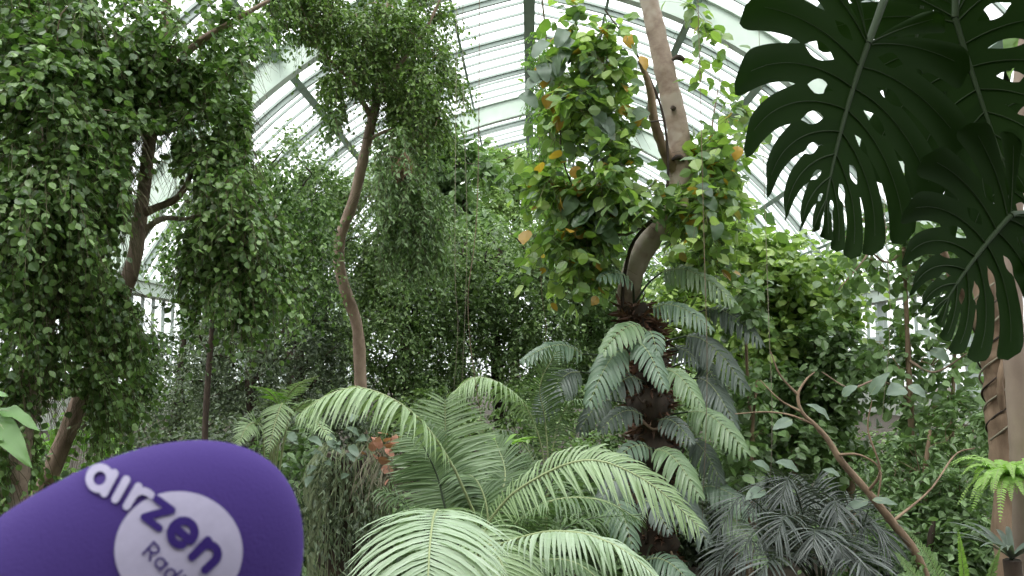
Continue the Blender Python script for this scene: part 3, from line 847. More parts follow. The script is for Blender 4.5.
foliage(t, LM['climber'], [(600, 185, 6.4, 45, 30, .35, .8), (600, 215, 6.6, 45, 24, .35, .7), (570, 120, 6.4, 36, 34, .3, .5), (590, 50, 6.4, 44, 34, .3, .6), (615, 120, 6.5, 30, 40, .3, .5), (715, 165, 6.6, 34, 26, .35, .8),
                           (705, 205, 6.6, 30, 20, .3, .7), (712, 100, 6.8, 24, 50, .3, .5), (562, 185, 6.4, 20, 30, .3, .7), (700, 20, 6.8, 30, 20, .3, .4), (590, 260, 6.6, 24, 34, .3, .5), (640, 200, 6.35, 24, 16, .15, .7), (700, 245, 6.9, 26, 28, .2, .8), (735, 190, 6.9, 20, 30, .3, .6), (575, 240, 6.5, 24, 30, .3, .6)],
        4300, leaf=.118, wid=.9, twig=.34, per=7, droop=.35, hang=.35, clusters=150, seed=91, skel=[V1[20:], V2, V3, b2], twigmat=M_TWIG, limbmat=M_TWIG, limb_r=.006, shp='oval', twig_r=.003, prune=PCL)
rng = np.random.default_rng(77)
spots = [(538, 72), (547, 80), (549, 100), (574, 172), (580, 188), (562, 207), (581, 186), (640, 62), (628, 40), (600, 168), (738, 152), (640, 118)]
for (px, py) in spots:
    b = at(px, py - 6, 6.25)
    blade(t, b, at(px + rng.uniform(-8, 8), py + 9, 6.25), .11, LM['yellow'], up=(rng.uniform(-.5, .5), -1, .3), name='yellow_leaf', seed=px, cup=.2)
for q in range(34):
    px, py = rng.choice([(600, 200), (600, 220), (575, 90), (705, 210), (600, 120), (560, 60)]) + rng.normal(size=2) * 18
    b = at(px, py, 6.2)
    blade(t, b, at(px + rng.uniform(-16, 16), py + rng.uniform(6, 20), 6.15), .12, LM['blue'] if q % 2 else LM['climber'], up=(rng.uniform(-.6, .6), -1, rng.uniform(0, 1.2)), name='leaf', seed=q, cup=.15, heart=True)

t = plant('hanging_bamboo', 'fine-leaved feathery strand hanging from the roof left of the leafy climber', 'climber', at(548, 60, 8.5))
trunk(t, PX([(540, -20, 8.5), (548, 60, 8.5), (552, 150, 8.5), (556, 230, 8.5)]), [.012, .01, .008, .004], M_TWIG, 'stem', 30, 6)
foliage(t, LM['bright'], [(545, 110, 8.5, 16, 30, .3), (550, 160, 8.5, 20, 36, .3), (556, 220, 8.5, 16, 30, .3), (540, 60, 8.5, 10, 34, .2, .7)], 4200, leaf=.07, wid=.28, twig=.2, per=14, droop=1.2, hang=.9,
        clusters=60, seed=92, shp='lance', twigmat=M_TWIG)

# ------------------------------------------------------------------ column of split leaves
t = plant('split_leaf_climber', 'grey-green split-leaved climber clothing a dark shaggy trunk at the centre right', 'climber', ground_of(at(650, 600, 6.6)))
cst = trunk(t, [ground_of(at(652, 612, 6.6)), *PX([(654, 540, 6.6), (652, 470, 6.6), (650, 400, 6.6), (645, 350, 6.65), (634, 305, 6.7)])], [.2, .19, .17, .16, .15, .09], M_DRYB if 'M_DRYB' in globals() else M_BARKD, 'stem', 40, 14, .16)
rng = np.random.default_rng(15)
g = Geo()
n_ = 1700
tt = rng.random(n_)
pp = cst[(tt * 39).astype(int)]
an = rng.uniform(0, 2 * np.pi, n_)
out = np.stack([np.cos(an), np.sin(an), rng.normal(size=n_) * .4 - .2], -1)
put_leaves(g, pp + unit(out) * .1, out + rng.normal(size=(n_, 3)) * .5, rng.normal(size=(n_, 3)), rng.uniform(.08, .2, n_), np.full(n_, .22), 'lance')
g.build('shaggy_fibre', M_DRY, t)
for q in range(16):
    a = at(rng.uniform(628, 672), rng.uniform(345, 550), 6.5)
    b = a + np.array([rng.uniform(-.25, .25), rng.uniform(-.12, 0), rng.uniform(-.15, .2)])
    gg = Geo()
    tube(gg, [a, (a + b) / 2 + np.array([0, -.05, -.05]), b], [.014, .012, .009], 8, 6)
    gg.build('aerial_root', M_BARKT if q % 3 == 0 else M_BARKD, t, smooth=True)
PH = [  # base, tip, base depth, tip depth, lobe length m, count, tint
    ((633, 284), (600, 278), 6.5, 6.2, .13, 9, 0), ((662, 272), (732, 300), 6.7, 6.4, .19, 16, 0), ((652, 308), (710, 328), 6.5, 6.2, .17, 15, 0),
    ((706, 310), (760, 342), 6.8, 6.5, .17, 15, 1), ((646, 330), (604, 350), 6.3, 5.9, .17, 10, 0), ((648, 332), (657, 352), 6.3, 6.0, .14, 7, 0),
    ((583, 354), (524, 360), 6.4, 6.1, .15, 14, 0), ((580, 372), (536, 415), 6.4, 6.1, .2, 15, 1), ((626, 350), (590, 402), 6.2, 5.8, .19, 14, 0),
    ((634, 342), (664, 386), 6.2, 5.8, .16, 13, 0), ((662, 370), (700, 404), 6.2, 5.9, .17, 12, 0), ((686, 336), (744, 386), 6.7, 6.4, .22, 16, 1),
    ((698, 378), (734, 424), 6.6, 6.3, .19, 14, 1), ((688, 412), (744, 450), 6.4, 6.0, .2, 14, 0), ((642, 415), (602, 428), 6.4, 6.1, .15, 10, 1),
    ((652, 450), (614, 462), 6.2, 5.9, .13, 9, 0), ((655, 450), (698, 494), 6.1, 5.7, .19, 13, 0), ((660, 488), (706, 540), 6.1, 5.7, .2, 14, 1),
    ((606, 486), (632, 545), 6.0, 5.6, .2, 13, 0), ((640, 470), (600, 500), 6.1, 5.8, .17, 12, 1), ((646, 560), (696, 590), 5.9, 5.5, .19, 12, 0),
    ((698, 488), (754, 514), 6.4, 6.1, .17, 14, 0), ((722, 514), (762, 562), 6.3, 6.0, .18, 14, 0), ((640, 380), (610, 395), 6.3, 6.0, .15, 9, 1),
    ((668, 350), (700, 362), 6.7, 6.5, .14, 11, 1), ((660, 420), (690, 440), 6.3, 6.0, .15, 10, 1), ((640, 500), (668, 530), 6.0, 5.7, .14, 10, 1),
    ((690, 440), (720, 480), 6.5, 6.3, .18, 12, 1), ((610, 400), (580, 430), 6.6, 6.4, .15, 11, 1), ((700, 360), (722, 400), 6.9, 6.7, .17, 12, 1)]
for q, (b, e, d0, d1, L, n_, tint) in enumerate(PH):
    A, Bp = at(b[0], b[1], d0), at(e[0], e[1], d1)
    ln = np.linalg.norm(Bp - A)
    mid = (A + Bp) / 2 + np.array([0, 0, .16 * ln])
    m2 = A * .25 + Bp * .75 + np.array([0, 0, .11 * ln])
    m1 = A * .75 + Bp * .25 + np.array([0, 0, .13 * ln])
    f = frond(t, [A, m1, mid, m2, Bp], n=int(n_ * 1.1), L=L * .9, W=.8 * ln / n_, mat=LM['philo2'] if tint else LM[('philo', 'philo3', 'philo')[q % 3]], a0=80, a1=34, droop=.5, lift=.0, fold=.22, t0=.04, r0=.005, web=.17,
              prof='philo', blunt=True, seed=q, jitter=.05, name='split_leaf', rmat=M_STEM, facing=(0, -.75, .66))
    # petiole back to the stem
    st_i = np.argmin(np.linalg.norm(cst - A - np.array([0, 0, -.15]), axis=1))
    S_ = cst[st_i]
    gg = Geo()
    tube(gg, [S_, (S_ + A) / 2 + np.array([0, 0, .04]), A], [.012, .009, .006], 10, 6)
    gg.build('petiole', M_STEMD, f, smooth=True)

# ------------------------------------------------------------------ front palms
def palm(name, label, base, fr, seed0=0, group=None):
    t = plant(name, label, 'palm', base, group)
    g = Geo()
    b = V(base)
    tube(g, [b, b + [0, 0, .12], b + [0, 0, .3]], [.09, .08, .04], 10, 12, .08, np.random.default_rng(3))
    g.build('trunk', M_BARKD, t, smooth=True)
    for q, fd in enumerate(fr):
        pts = PX(fd['p'])
        if fd.get('root', True):
            pts = [b + [0, 0, .25]] + pts
        kw = {k_: v_ for k_, v_ in fd.items() if k_ not in ('p', 'root')}
        frond(t, pts, seed=seed0 + q, **kw)
    return t
PB = ground_of(at(470, 640, 4.0))
palm('feather_palm', 'large pale green feather palm arching over the bottom centre', PB, [
    # the tall arch to the left
    dict(p=[(478, 540, 3.9), (462, 486, 3.8), (446, 455, 3.75), (424, 424, 3.7), (396, 401, 3.65), (362, 388, 3.6), (332, 393, 3.55), (304, 410, 3.5)], n=50, L=.25, W=.019, mat=LM['palm'], a0=80, a1=45, droop=.6, lift=-.05, t0=.36, roll=-.1, curl=.1, jitter=.12),
    # upright fan
    dict(p=[(462, 540, 4.1), (450, 490, 4.15), (446, 450, 4.2), (445, 400, 4.2)], n=46, L=.36, W=.017, mat=LM['palm2'], a0=80, a1=58, droop=.16, lift=-.05, t0=.4, facing=(0, -1, .1)),
    dict(p=[(460, 550, 4.0), (446, 510, 4.05), (438, 478, 4.1), (428, 455, 4.1), (412, 425, 4.15)], n=44, L=.26, W=.016, mat=LM['palm3'], a0=75, a1=50, droop=.2, lift=.0, t0=.35, facing=(.2, -1, .1), rmat=M_STEMD),
    # arches to the right
    dict(p=[(482, 545, 3.8), (502, 505, 3.7), (527, 484, 3.6), (567, 464, 3.5), (600, 461, 3.45), (634, 474, 3.4), (664, 494, 3.35), (698, 526, 3.3)], n=62, L=.18, W=.014, mat=LM['palm'], a0=68, a1=36, droop=.42, lift=.1, t0=.2, curl=.12, jitter=.12, facing=(0, -.75, .65)),
    dict(p=[(476, 560, 3.6), (500, 545, 3.4), (540, 533, 3.25), (570, 532, 3.15), (595, 537, 3.1), (628, 553, 3.0), (668, 588, 2.9)], n=42, L=.2, W=.019, mat=LM['palm2'], a0=72, a1=34, droop=.7, lift=.1, t0=.25, curl=.12),
    # towards the camera
    dict(p=[(450, 540, 3.6), (440, 512, 3.4), (434, 516, 3.2), (430, 545, 3.0), (428, 590, 2.85), (430, 640, 2.75)], n=50, L=.36, W=.02, mat=LM['palm2'], a0=84, a1=50, droop=.36, lift=.12, t0=.3, facing=(0, -.5, .9), curl=.12),
    # middle fill
    dict(p=[(488, 560, 4.2), (520, 520, 4.1), (555, 500, 4.0), (600, 500, 3.9), (640, 520, 3.9)], n=50, L=.22, W=.014, mat=LM['palm3'], a0=70, a1=35, droop=.5, lift=.1, t0=.25),
    dict(p=[(480, 560, 4.2), (500, 500, 4.3), (505, 470, 4.4), (495, 440, 4.5)], n=46, L=.24, W=.015, mat=LM['palm3'], a0=70, a1=45, droop=.25, lift=.1, t0=.3, facing=(0, -1, .2)),
    dict(p=[(470, 570, 3.9), (480, 530, 3.8), (500, 560, 3.6), (515, 600, 3.5)], n=50, L=.3, W=.018, mat=LM['palm'], a0=75, a1=40, droop=.4, lift=.1, t0=.3, facing=(0, -.6, .8)),
    dict(p=[(500, 570, 3.9), (545, 560, 3.8), (580, 565, 3.7), (620, 600, 3.6)], n=50, L=.2, W=.015, mat=LM['palm3'], a0=70, a1=35, droop=.5, lift=.1, t0=.25),
    dict(p=[(490, 570, 4.3), (530, 520, 4.3), (560, 470, 4.4), (590, 450, 4.4)], n=44, L=.24, W=.012, mat=LM['palm3'], a0=65, a1=40, droop=.4, lift=.2, t0=.25, rmat=M_STEMD, jitter=.2),
    dict(p=[(492, 580, 4.2), (540, 545, 4.2), (585, 520, 4.2), (640, 515, 4.2)], n=44, L=.24, W=.012, mat=LM['palm3'], a0=65, a1=40, droop=.5, lift=.2, t0=.25, rmat=M_STEMD, jitter=.2),
    dict(p=[(480, 580, 4.3), (515, 545, 4.4), (530, 500, 4.4), (520, 455, 4.5)], n=44, L=.26, W=.013, mat=LM['palm3'], a0=65, a1=45, droop=.3, lift=.15, t0=.3, facing=(0, -1, .3), rmat=M_STEMD, jitter=.2),
    dict(p=[(455, 570, 4.2), (425, 530, 4.2), (400, 500, 4.2), (380, 490, 4.2)], n=40, L=.24, W=.013, mat=LM['palm3'], a0=70, a1=45, droop=.5, lift=.15, t0=.3, rmat=M_STEMD, jitter=.2),
    dict(p=[(475, 560, 4.1), (488, 520, 4.1), (476, 480, 4.15), (448, 470, 4.2)], n=44, L=.26, W=.018, mat=LM['palm3'], a0=72, a1=40, droop=.4, lift=.0, t0=.3),
], 100)
palm('feather_palm', 'small feather palm with a fine-leaved pale frond behind the fan of the big palm', ground_of(at(545, 560, 6.2)), [
    dict(p=[(545, 470, 6.0), (530, 414, 5.9), (504, 386, 5.8), (476, 377, 5.7), (454, 392, 5.6)], n=46, L=.26, W=.02, mat=LM['palm'], a0=75, a1=35, droop=.75, lift=.0, t0=.35),
    dict(p=[(548, 470, 6.1), (545, 420, 6.1), (540, 385, 6.0), (556, 352, 5.9)], n=44, L=.26, W=.014, mat=LM['palm3'], a0=70, a1=40, droop=.2, lift=.1, t0=.3, facing=(0, -1, .3)),
    dict(p=[(550, 470, 6.1), (560, 420, 6.1), (575, 400, 6.0), (600, 405, 5.9)], n=40, L=.24, W=.014, mat=LM['palm3'], a0=70, a1=40, droop=.4, lift=.1, t0=.3),
    dict(p=[(540, 480, 6.1), (520, 440, 6.1), (500, 430, 6.0), (480, 440, 5.9)], n=40, L=.24, W=.014, mat=LM['palm3'], a0=70, a1=40, droop=.4, lift=.1, t0=.3)], 130)
palm('tree_fern', 'small fern-like tree with stiff feathery fronds just right of the microphone', ground_of(at(262, 560, 5.2)), [
    dict(p=[(286, 430, 5.1), (300, 412, 5.05), (322, 428, 4.9), (336, 446, 4.8)], n=26, L=.14, W=.014, mat=LM['palm'], a0=70, a1=40, droop=.3, t0=.45, prof='fern'),
    dict(p=[(280, 432, 5.1), (286, 400, 5.1), (300, 384, 5.0), (318, 376, 4.9)], n=26, L=.14, W=.014, mat=LM['palm'], a0=70, a1=40, droop=.2, t0=.45, prof='fern'),
    dict(p=[(276, 436, 5.1), (278, 405, 5.1), (266, 390, 5.0), (250, 386, 4.9)], n=26, L=.14, W=.014, mat=LM['bright'], a0=70, a1=40, droop=.2, t0=.45, prof='fern'),
    dict(p=[(272, 440, 5.1), (282, 404, 5.0), (276, 420, 4.9), (268, 452, 4.8)], n=28, L=.17, W=.014, mat=LM['palm'], a0=70, a1=50, droop=.2, t0=.4, prof='fern', facing=(0, -1, .3)),
    dict(p=[(264, 446, 5.1), (256, 424, 5.0), (246, 428, 4.9), (238, 446, 4.8)], n=26, L=.15, W=.014, mat=LM['palm'], a0=70, a1=50, droop=.2, t0=.4, prof='fern', facing=(0, -1, .3)),
    dict(p=[(276, 436, 5.1), (296, 410, 5.1), (312, 400, 5.0), (332, 402, 4.9)], n=26, L=.14, W=.014, mat=LM['palm'], a0=70, a1=40, droop=.3, t0=.4, prof='fern')], 140)
# dark palm lower right
palm('fan_palm', 'dark grey-green palm with many thin drooping leaflets at the lower right', ground_of(at(825, 640, 5.2)), [
    dict(p=[(820 + dx * .25, 565, 5.2), (820 + dx * .6, (565 + ty) / 2 - 10, 5.2 + dz * .5), (820 + dx, ty, 5.2 + dz), (820 + dx * 1.3, ty + 14 + abs(dx) * .3, 5.1 + dz)], n=34, L=.3, W=.013, mat=LM['darkpalm'],
         a0=62, a1=28, droop=.3, lift=.25, t0=.3, rmat=M_STEMD, jitter=.15)
    for dx, ty, dz in ((-78, 496, -.2), (-52, 482, .1), (-30, 478, -.3), (-8, 488, .2), (14, 500, -.3), (36, 506, .1), (54, 524, -.2), (-64, 530, -.5), (-34, 516, -.6), (18, 540, -.5), (58, 556, -.1), (-88, 545, -.2), (-5, 530, -.7), (40, 560, -.6), (-50, 560, -.7))], 160)

# bright strap-leaved tuft behind the fan
def straps(name, label, cat, base, n, L, W, mat, seed, spread=.9, up=.8, arch=.5, hgt=0):
    rng = np.random.default_rng(seed)
    t = plant(name, label, cat, base)
    b0 = V(base) + [0, 0, hgt]
    for q in range(n):
        a = 2 * np.pi * q / n + rng.uniform(-.3, .3)
        o = np.array([math.cos(a), math.sin(a), 0])
        l = L * rng.uniform(.75, 1.1)
        s = np.linspace(0, 1, 10)
        Cc = b0 + l * (o * (spread * s)[:, None] + np.array([0, 0, 1]) * (up * s - arch * s**2)[:, None])
        T = tangents(Cc)
        X = unit(np.cross(T, [0, 0, 1.0]))
        N = np.cross(X, T)
        wv = W * np.interp(s, [0, .2, .6, 1], [.6, 1, .85, .05])[:, None] * .5
        v = np.stack([Cc + X * wv + N * wv * .4, Cc, Cc - X * wv + N * wv * .4], 1).reshape(-1, 3)
        g = Geo()
        g.add(v, [(i_ * 3 + j_, i_ * 3 + j_ + 1, i_ * 3 + j_ + 4, i_ * 3 + j_ + 3) for i_ in range(9) for j_ in range(2)])
        g.build('leaf', mat, t, smooth=True)
    return t
def pot_stump(t, base, top, r, mat):
    g = Geo()
    tube(g, [ground_of(base), (ground_of(base) + V(top)) / 2 + [.02, 0, 0], V(top)], [r, r * .9, r * .8], 14, 10, .08, np.random.default_rng(2))
    g.build('stem', mat, t, smooth=True)
b = at(502, 452, 5.0)
t = straps('strap_leaved_plant', 'bright green strap-leaved rosette glowing behind the upright palm fan', 'plant', b, 18, .27, .045, LM['bright'], 5)
pot_stump(t, b, b, .03, M_BARKD)
b = at(1012, 560, 3.6)
t = straps('strap_leaved_plant', 'rosette of dark arching strap leaves under the bright fern at the right edge', 'plant', b, 16, .34, .03, LM['philo2'], 6)
pot_stump(t, b, b, .05, M_BARKD)

# ------------------------------------------------------------------ moss-draped stump with trailing stems
b = ground_of(at(345, 620, 4.6))
t = plant('trailing_cactus_clump', 'column of thin grey-green trailing stems hanging from a stump left of the big palm', 'plant', b)
top = at(348, 452, 4.7)
g = Geo()
tube(g, [b, (b + top) / 2, top], [.16, .15, .12], 20, 12, .12, np.random.default_rng(4))
g.build('stump', M_BARKD, t, smooth=True)
rng = np.random.default_rng(44)
g = Geo()
for q in range(330):
    a = rng.uniform(0, 2 * np.pi); r = rng.uniform(.1, .24)
    p0 = top + np.array([math.cos(a) * r * .8, math.sin(a) * r * .8, rng.uniform(-.12, .06)])
    ln = rng.uniform(.3, .95)
    pts = [p0]
    o = np.array([math.cos(a), math.sin(a), 0]) * r * .35
    for s_ in (.25, .5, .75, 1.0):
        pts.append(p0 + o + np.array([rng.normal() * .02, rng.normal() * .02, -ln * s_]))
    tube(g, pts, [.0035, .003, .003, .0015], 12, 3, cap=False)
g.build('trailing_stems', M_VINEG, t)['kind'] = 'stuff'
foliage(t, LM['grey'], [(345, 500, 4.5, 46, 60, .2), (345, 460, 4.5, 40, 20, .2)], 1500, leaf=.04, wid=.5, twig=.2, per=10, droop=1.3, hang=.8, clusters=60, seed=47, shp='lance')
for q in range(26):
    px, py = 330 + rng.normal() * 24, 448 + rng.normal() * 14
    blade(t, at(px, py, 4.45), at(px + rng.uniform(-14, 14), py + rng.uniform(-8, 14), 4.35), .055, LM['blue'], up=(rng.uniform(-.4, .4), -1, .7), name='leaf', seed=q, cup=.2)
t = plant('dead_flower_cluster', 'pinkish dry leaves and thin pale roots tangled beside the trailing clump', 'dead leaves', at(385, 460, 4.4))
for q in range(26):
    g = Geo()
    put_leaves(g, at(384, 448, 4.35) + rng.normal(size=(1, 3)) * [.06, .03, .05], rng.normal(size=(1, 3)), rng.normal(size=(1, 3)) + [0, -1, .5], rng.uniform(.04, .08, 1), np.full(1, .9), 'oval')
    g.build('dead_leaf', M_DEADL, t)
g = Geo()
for q in range(70):
    p0 = at(384 + rng.normal() * 10, 455 + rng.normal() * 10, 4.4)
    dd = np.array([rng.normal() * .07, rng.normal() * .04, -rng.uniform(.1, .32)])
    tube(g, [p0, p0 + dd * .5 + rng.normal(size=3) * .03, p0 + dd], [.003, .0025, .001], 6, 3, cap=False)
g.build('root_tangle', M_VINE, t)['kind'] = 'stuff'

# ------------------------------------------------------------------ bare sloping branch with big grey leaves
t = plant('leaning_shrub', 'bare tan branch sloping down right with forked twigs and a few big grey leaves', 'shrub', ground_of(at(940, 610, 5.0)))
C = trunk(t, [ground_of(at(946, 625, 5.0)), *PX([(920, 562, 5.0), (892, 522, 5.0), (868, 492, 5.0), (842, 462, 5.0), (828, 440, 5.0), (815, 425, 5.0), (802, 412, 5.0), (798, 395, 5.0), (806, 380, 5.0), (815, 372, 5.0)])],
          [.03, .028, .025, .023, .021, .018, .014, .011, .009, .007, .004], M_BARKT, 'stem', 60, 8)
tw = []
for pl in ([(815, 425, 5.0), (790, 415, 5.0), (765, 412, 5.1), (735, 414, 5.2)], [(836, 455, 5.0), (860, 455, 4.9), (880, 470, 4.9), (878, 500, 4.9), (884, 508, 4.9)],
           [(802, 412, 5.0), (780, 400, 5.0), (760, 380, 5.0)], [(868, 492, 5.0), (880, 470, 4.9), (868, 430, 4.9), (872, 400, 4.9)], [(798, 395, 5.), (780, 375, 5.), (770, 350, 5.)],
           [(892, 522, 5.), (930, 490, 5.2), (955, 455, 5.4), (975, 448, 5.4)]):
    tw.append(trunk(t, PX(pl), [.009, .007, .006, .003], M_BARKT, 'branch', 18, 6))
rng = np.random.default_rng(9)
for (px, py, ex, ey, wd) in ((868, 500, 842, 512, .07), (872, 500, 898, 505, .06), (840, 476, 822, 470, .06), (830, 420, 806, 404, .08), (905, 388, 886, 395, .12), (908, 386, 926, 398, .12),
                             (798, 470, 775, 462, .09), (792, 420, 772, 430, .08), (765, 490, 745, 500, .1), (770, 470, 752, 462, .08), (842, 396, 858, 386, .08), (870, 395, 890, 372, .09), (930, 350, 950, 362, .1), (938, 340, 915, 332, .09)):
    blade(t, at(px, py, 4.9), at(ex, ey, 4.85), wd, LM['blue'], up=(rng.uniform(-.3, .3), -.8, .8), name='leaf', seed=px, vein=M_STEM)

for q, (x0, x1, y0_, d, lb) in enumerate(((744, 752, 290, 6.8, 'thin tan upright stem right of the split leaves, topmost end among lime leaves'), (757, 748, 380, 6.6, 'short thin tan upright stem behind the start of the bare branch'),
                                  (728, 736, 395, 7.0, 'thin brown stem just left of the bare branch twigs'), (900, 908, 330, 7.0, 'thin pale upright stem in front of the right glass wall'), (958, 948, 300, 6.4, 'thin leaning stem just left of the vine-wrapped trunk'))):
    b = ground_of(at(x1, 600, d))
    t = plant('thin_sapling', lb, 'sapling', b)
    C = trunk(t, [b, at(x1 + 3, 480, d), at((x0 + x1) / 2, (480 + y0_) / 2, d), at(x0, y0_, d)], [.022, .019, .016, .008], M_BARKT, 'stem', 30, 7)
    foliage(t, LM['shrub'], [(x0, y0_ + 10, d, 24, 24, .3), ((x0 + x1) / 2, y0_ + 60, d, 26, 30, .3, .6)], 260, leaf=.1, wid=.8, twig=.25, per=6, clusters=16, seed=400 + q, skel=[C[10:]], limbmat=M_BARKT, limb_r=.006)

# ------------------------------------------------------------------ right trunks
t = plant('smooth_barked_tree', 'smooth greyish-pink trunk rising along the right edge', 'tree', ground_of(at(1022, 600, 3.9)))
C = trunk(t, [ground_of(at(1026, 640, 3.9)), *PX([(1024, 500, 3.9), (1020, 430, 3.9), (1014, 350, 3.9), (1011, 270, 3.9), (1014, 180, 3.9), (1024, 80, 3.9), (1034, -20, 3.9)])], [.06, .054, .05, .048, .047, .046, .046, .046], M_BARKS, n=60, sides=14, seed=9, bump=.025)
t = plant('vine_wrapped_tree', 'forked tan trunk wrapped in thin vines left of the smooth right-edge trunk', 'tree', ground_of(at(1010, 590, 4.8)))
C = trunk(t, [ground_of(at(1012, 620, 4.8)), *PX([(1008, 500, 4.8), (1003, 440, 4.8), (998, 380, 4.8), (992, 340, 4.8), (986, 300, 4.8), (982, 250, 4.8), (976, 180, 4.8), (974, 100, 4.8), (972, 0, 4.8)])], [.1, .09, .085, .085, .08, .07, .06, .05, .045, .04], M_BARKT, n=60, sides=12, seed=10, bump=.07)
b1 = trunk(t, PX([(992, 345, 4.8), (978, 320, 4.7), (966, 300, 4.7), (950, 270, 4.6), (936, 230, 4.5)]), [.045, .04, .034, .026, .016], M_BARKT, 'branch', 20, 8)
b2 = trunk(t, PX([(1004, 420, 4.75), (1000, 380, 4.7), (1008, 340, 4.7), (1003, 300, 4.7)]), [.02, .018, .016, .014], M_BARKT, 'branch', 20, 8)
for q in range(4):
    pts = []
    for s_ in range(14):
        c = at(1004 - s_ * 1.6, 440 - s_ * 12, 4.8); a = s_ * 1.1 + q * 1.6
        pts.append(c + np.array([math.cos(a), math.sin(a), 0]) * .088)
    g = Geo(); tube(g, pts, [.006] * 4, 60, 5)
    g.build('vine', M_BARKD if q % 2 else M_VINE, t, smooth=True)

# ferns at the right
def fern(name, label, base, center, n, L, mat, seed, pin=.05, W=.012, spread=(0, 2 * math.pi), up=.7, droop=.9, nn=30, depth_up=0):
    rng = np.random.default_rng(seed)
    t = plant(name, label, 'fern', base)
    c = V(center)
    if np.linalg.norm(c - V(base)) > .15:
        g = Geo(); tube(g, [V(base), (V(base) + c) / 2, c], [.05, .04, .04], 10, 8, .1, rng); g.build('stem', M_BARKD, t, smooth=True)
    for q in range(n):
        a = spread[0] + (spread[1] - spread[0]) * (q + rng.uniform(0, .8)) / n
        o = np.array([math.cos(a), math.sin(a), 0])
        l = L * rng.uniform(.7, 1.1)
        u_ = up * rng.uniform(.7, 1.2); dp = droop * rng.uniform(.7, 1.2)
        pts = [c + l * (o * s_ * .75 + np.array([0, 0, 1]) * (u_ * s_ - dp * s_ * s_)) for s_ in (0, .25, .5, .75, 1)]
        frond(t, pts, n=nn, L=pin, W=W, mat=mat, a0=85, a1=60, droop=.15, lift=0, t0=.12, r0=.002, prof='fern', seed=seed * 50 + q, blunt=False, seg=3, jitter=.1)
    return t
c = at(1008, 486, 3.72)
fern('sword_fern', 'bright yellow-green fern clump perched on the right-edge trunk', c, c, 44, .3, LM['fern'], 7, pin=.045, W=.012, up=1.25, droop=1.2)
b = ground_of(at(965, 640, 3.6))
c = at(966, 590, 3.6)
t = fern('sword_fern', 'upright sword fern with broad fronds at the bottom right', b, c, 1, .3, LM['fern'], 8, pin=.05, W=.014)
for q, (pl, m, ww) in enumerate(([[(966, 590, 3.6), (962, 560, 3.55), (958, 530, 3.5)], 'fern', .035], [[(950, 600, 3.6), (930, 560, 3.5), (910, 532, 3.4)], 'fern2', .05], [[(940, 600, 3.6), (910, 570, 3.5), (895, 552, 3.4)], 'fern2', .045],
                                 [[(985, 600, 3.6), (992, 570, 3.5), (1000, 548, 3.4)], 'fern2', .04], [[(960, 610, 3.5), (935, 590, 3.4), (905, 575, 3.3)], 'fern2', .05])):
    frond(t, PX(pl), n=26, L=ww, W=.017, mat=LM[m], a0=80, a1=65, droop=.1, lift=.05, t0=.05, r0=.003, prof='fern', seed=300 + q, facing=(0, -1, .4), seg=4, blunt=True)

# ------------------------------------------------------------------ hanging cords / aerial roots
for q, (px, y0, y1, d, bow, lb) in enumerate(((463, 60, 420, 7.5, 4, 'long thin pale liana hanging in front of the dark fig bush'), (478, 180, 440, 5.5, -10, 'thin brown liana slanting down behind the upright palm fan'),
                              (455, 250, 400, 7.0, 3, 'short thin liana left of the long pale one'), (704, 240, 520, 5.8, 3, 'thin pale cord hanging beside the grey-green split leaves'),
                              (768, 300, 560, 6.0, 4, 'thin brown liana right of the grey-green split leaves'), (540, 250, 420, 7.0, 6, 'thin pale liana hanging between the dark fig bush and the split leaves'),
                              (885, 220, 420, 6.0, 5, 'thin brown liana below the perforated leaf near the right glass wall'))):
    top = at(px, y0, d)
    t = empty('hanging_liana', top, lb, 'vine', 'thin lianas hanging from above')
    g = Geo()
    hi = np.array([top[0], top[1], max(top[2], 0) + 3.0])
    tube(g, [hi, top, at(px + bow, (y0 + y1) / 2, d), at(px - bow * .6, y1, d)], [.0028, .0028, .0026, .0016], 40, 5)
    g.build('liana_stem', M_VINE if q % 2 == 0 else M_BARK, t)

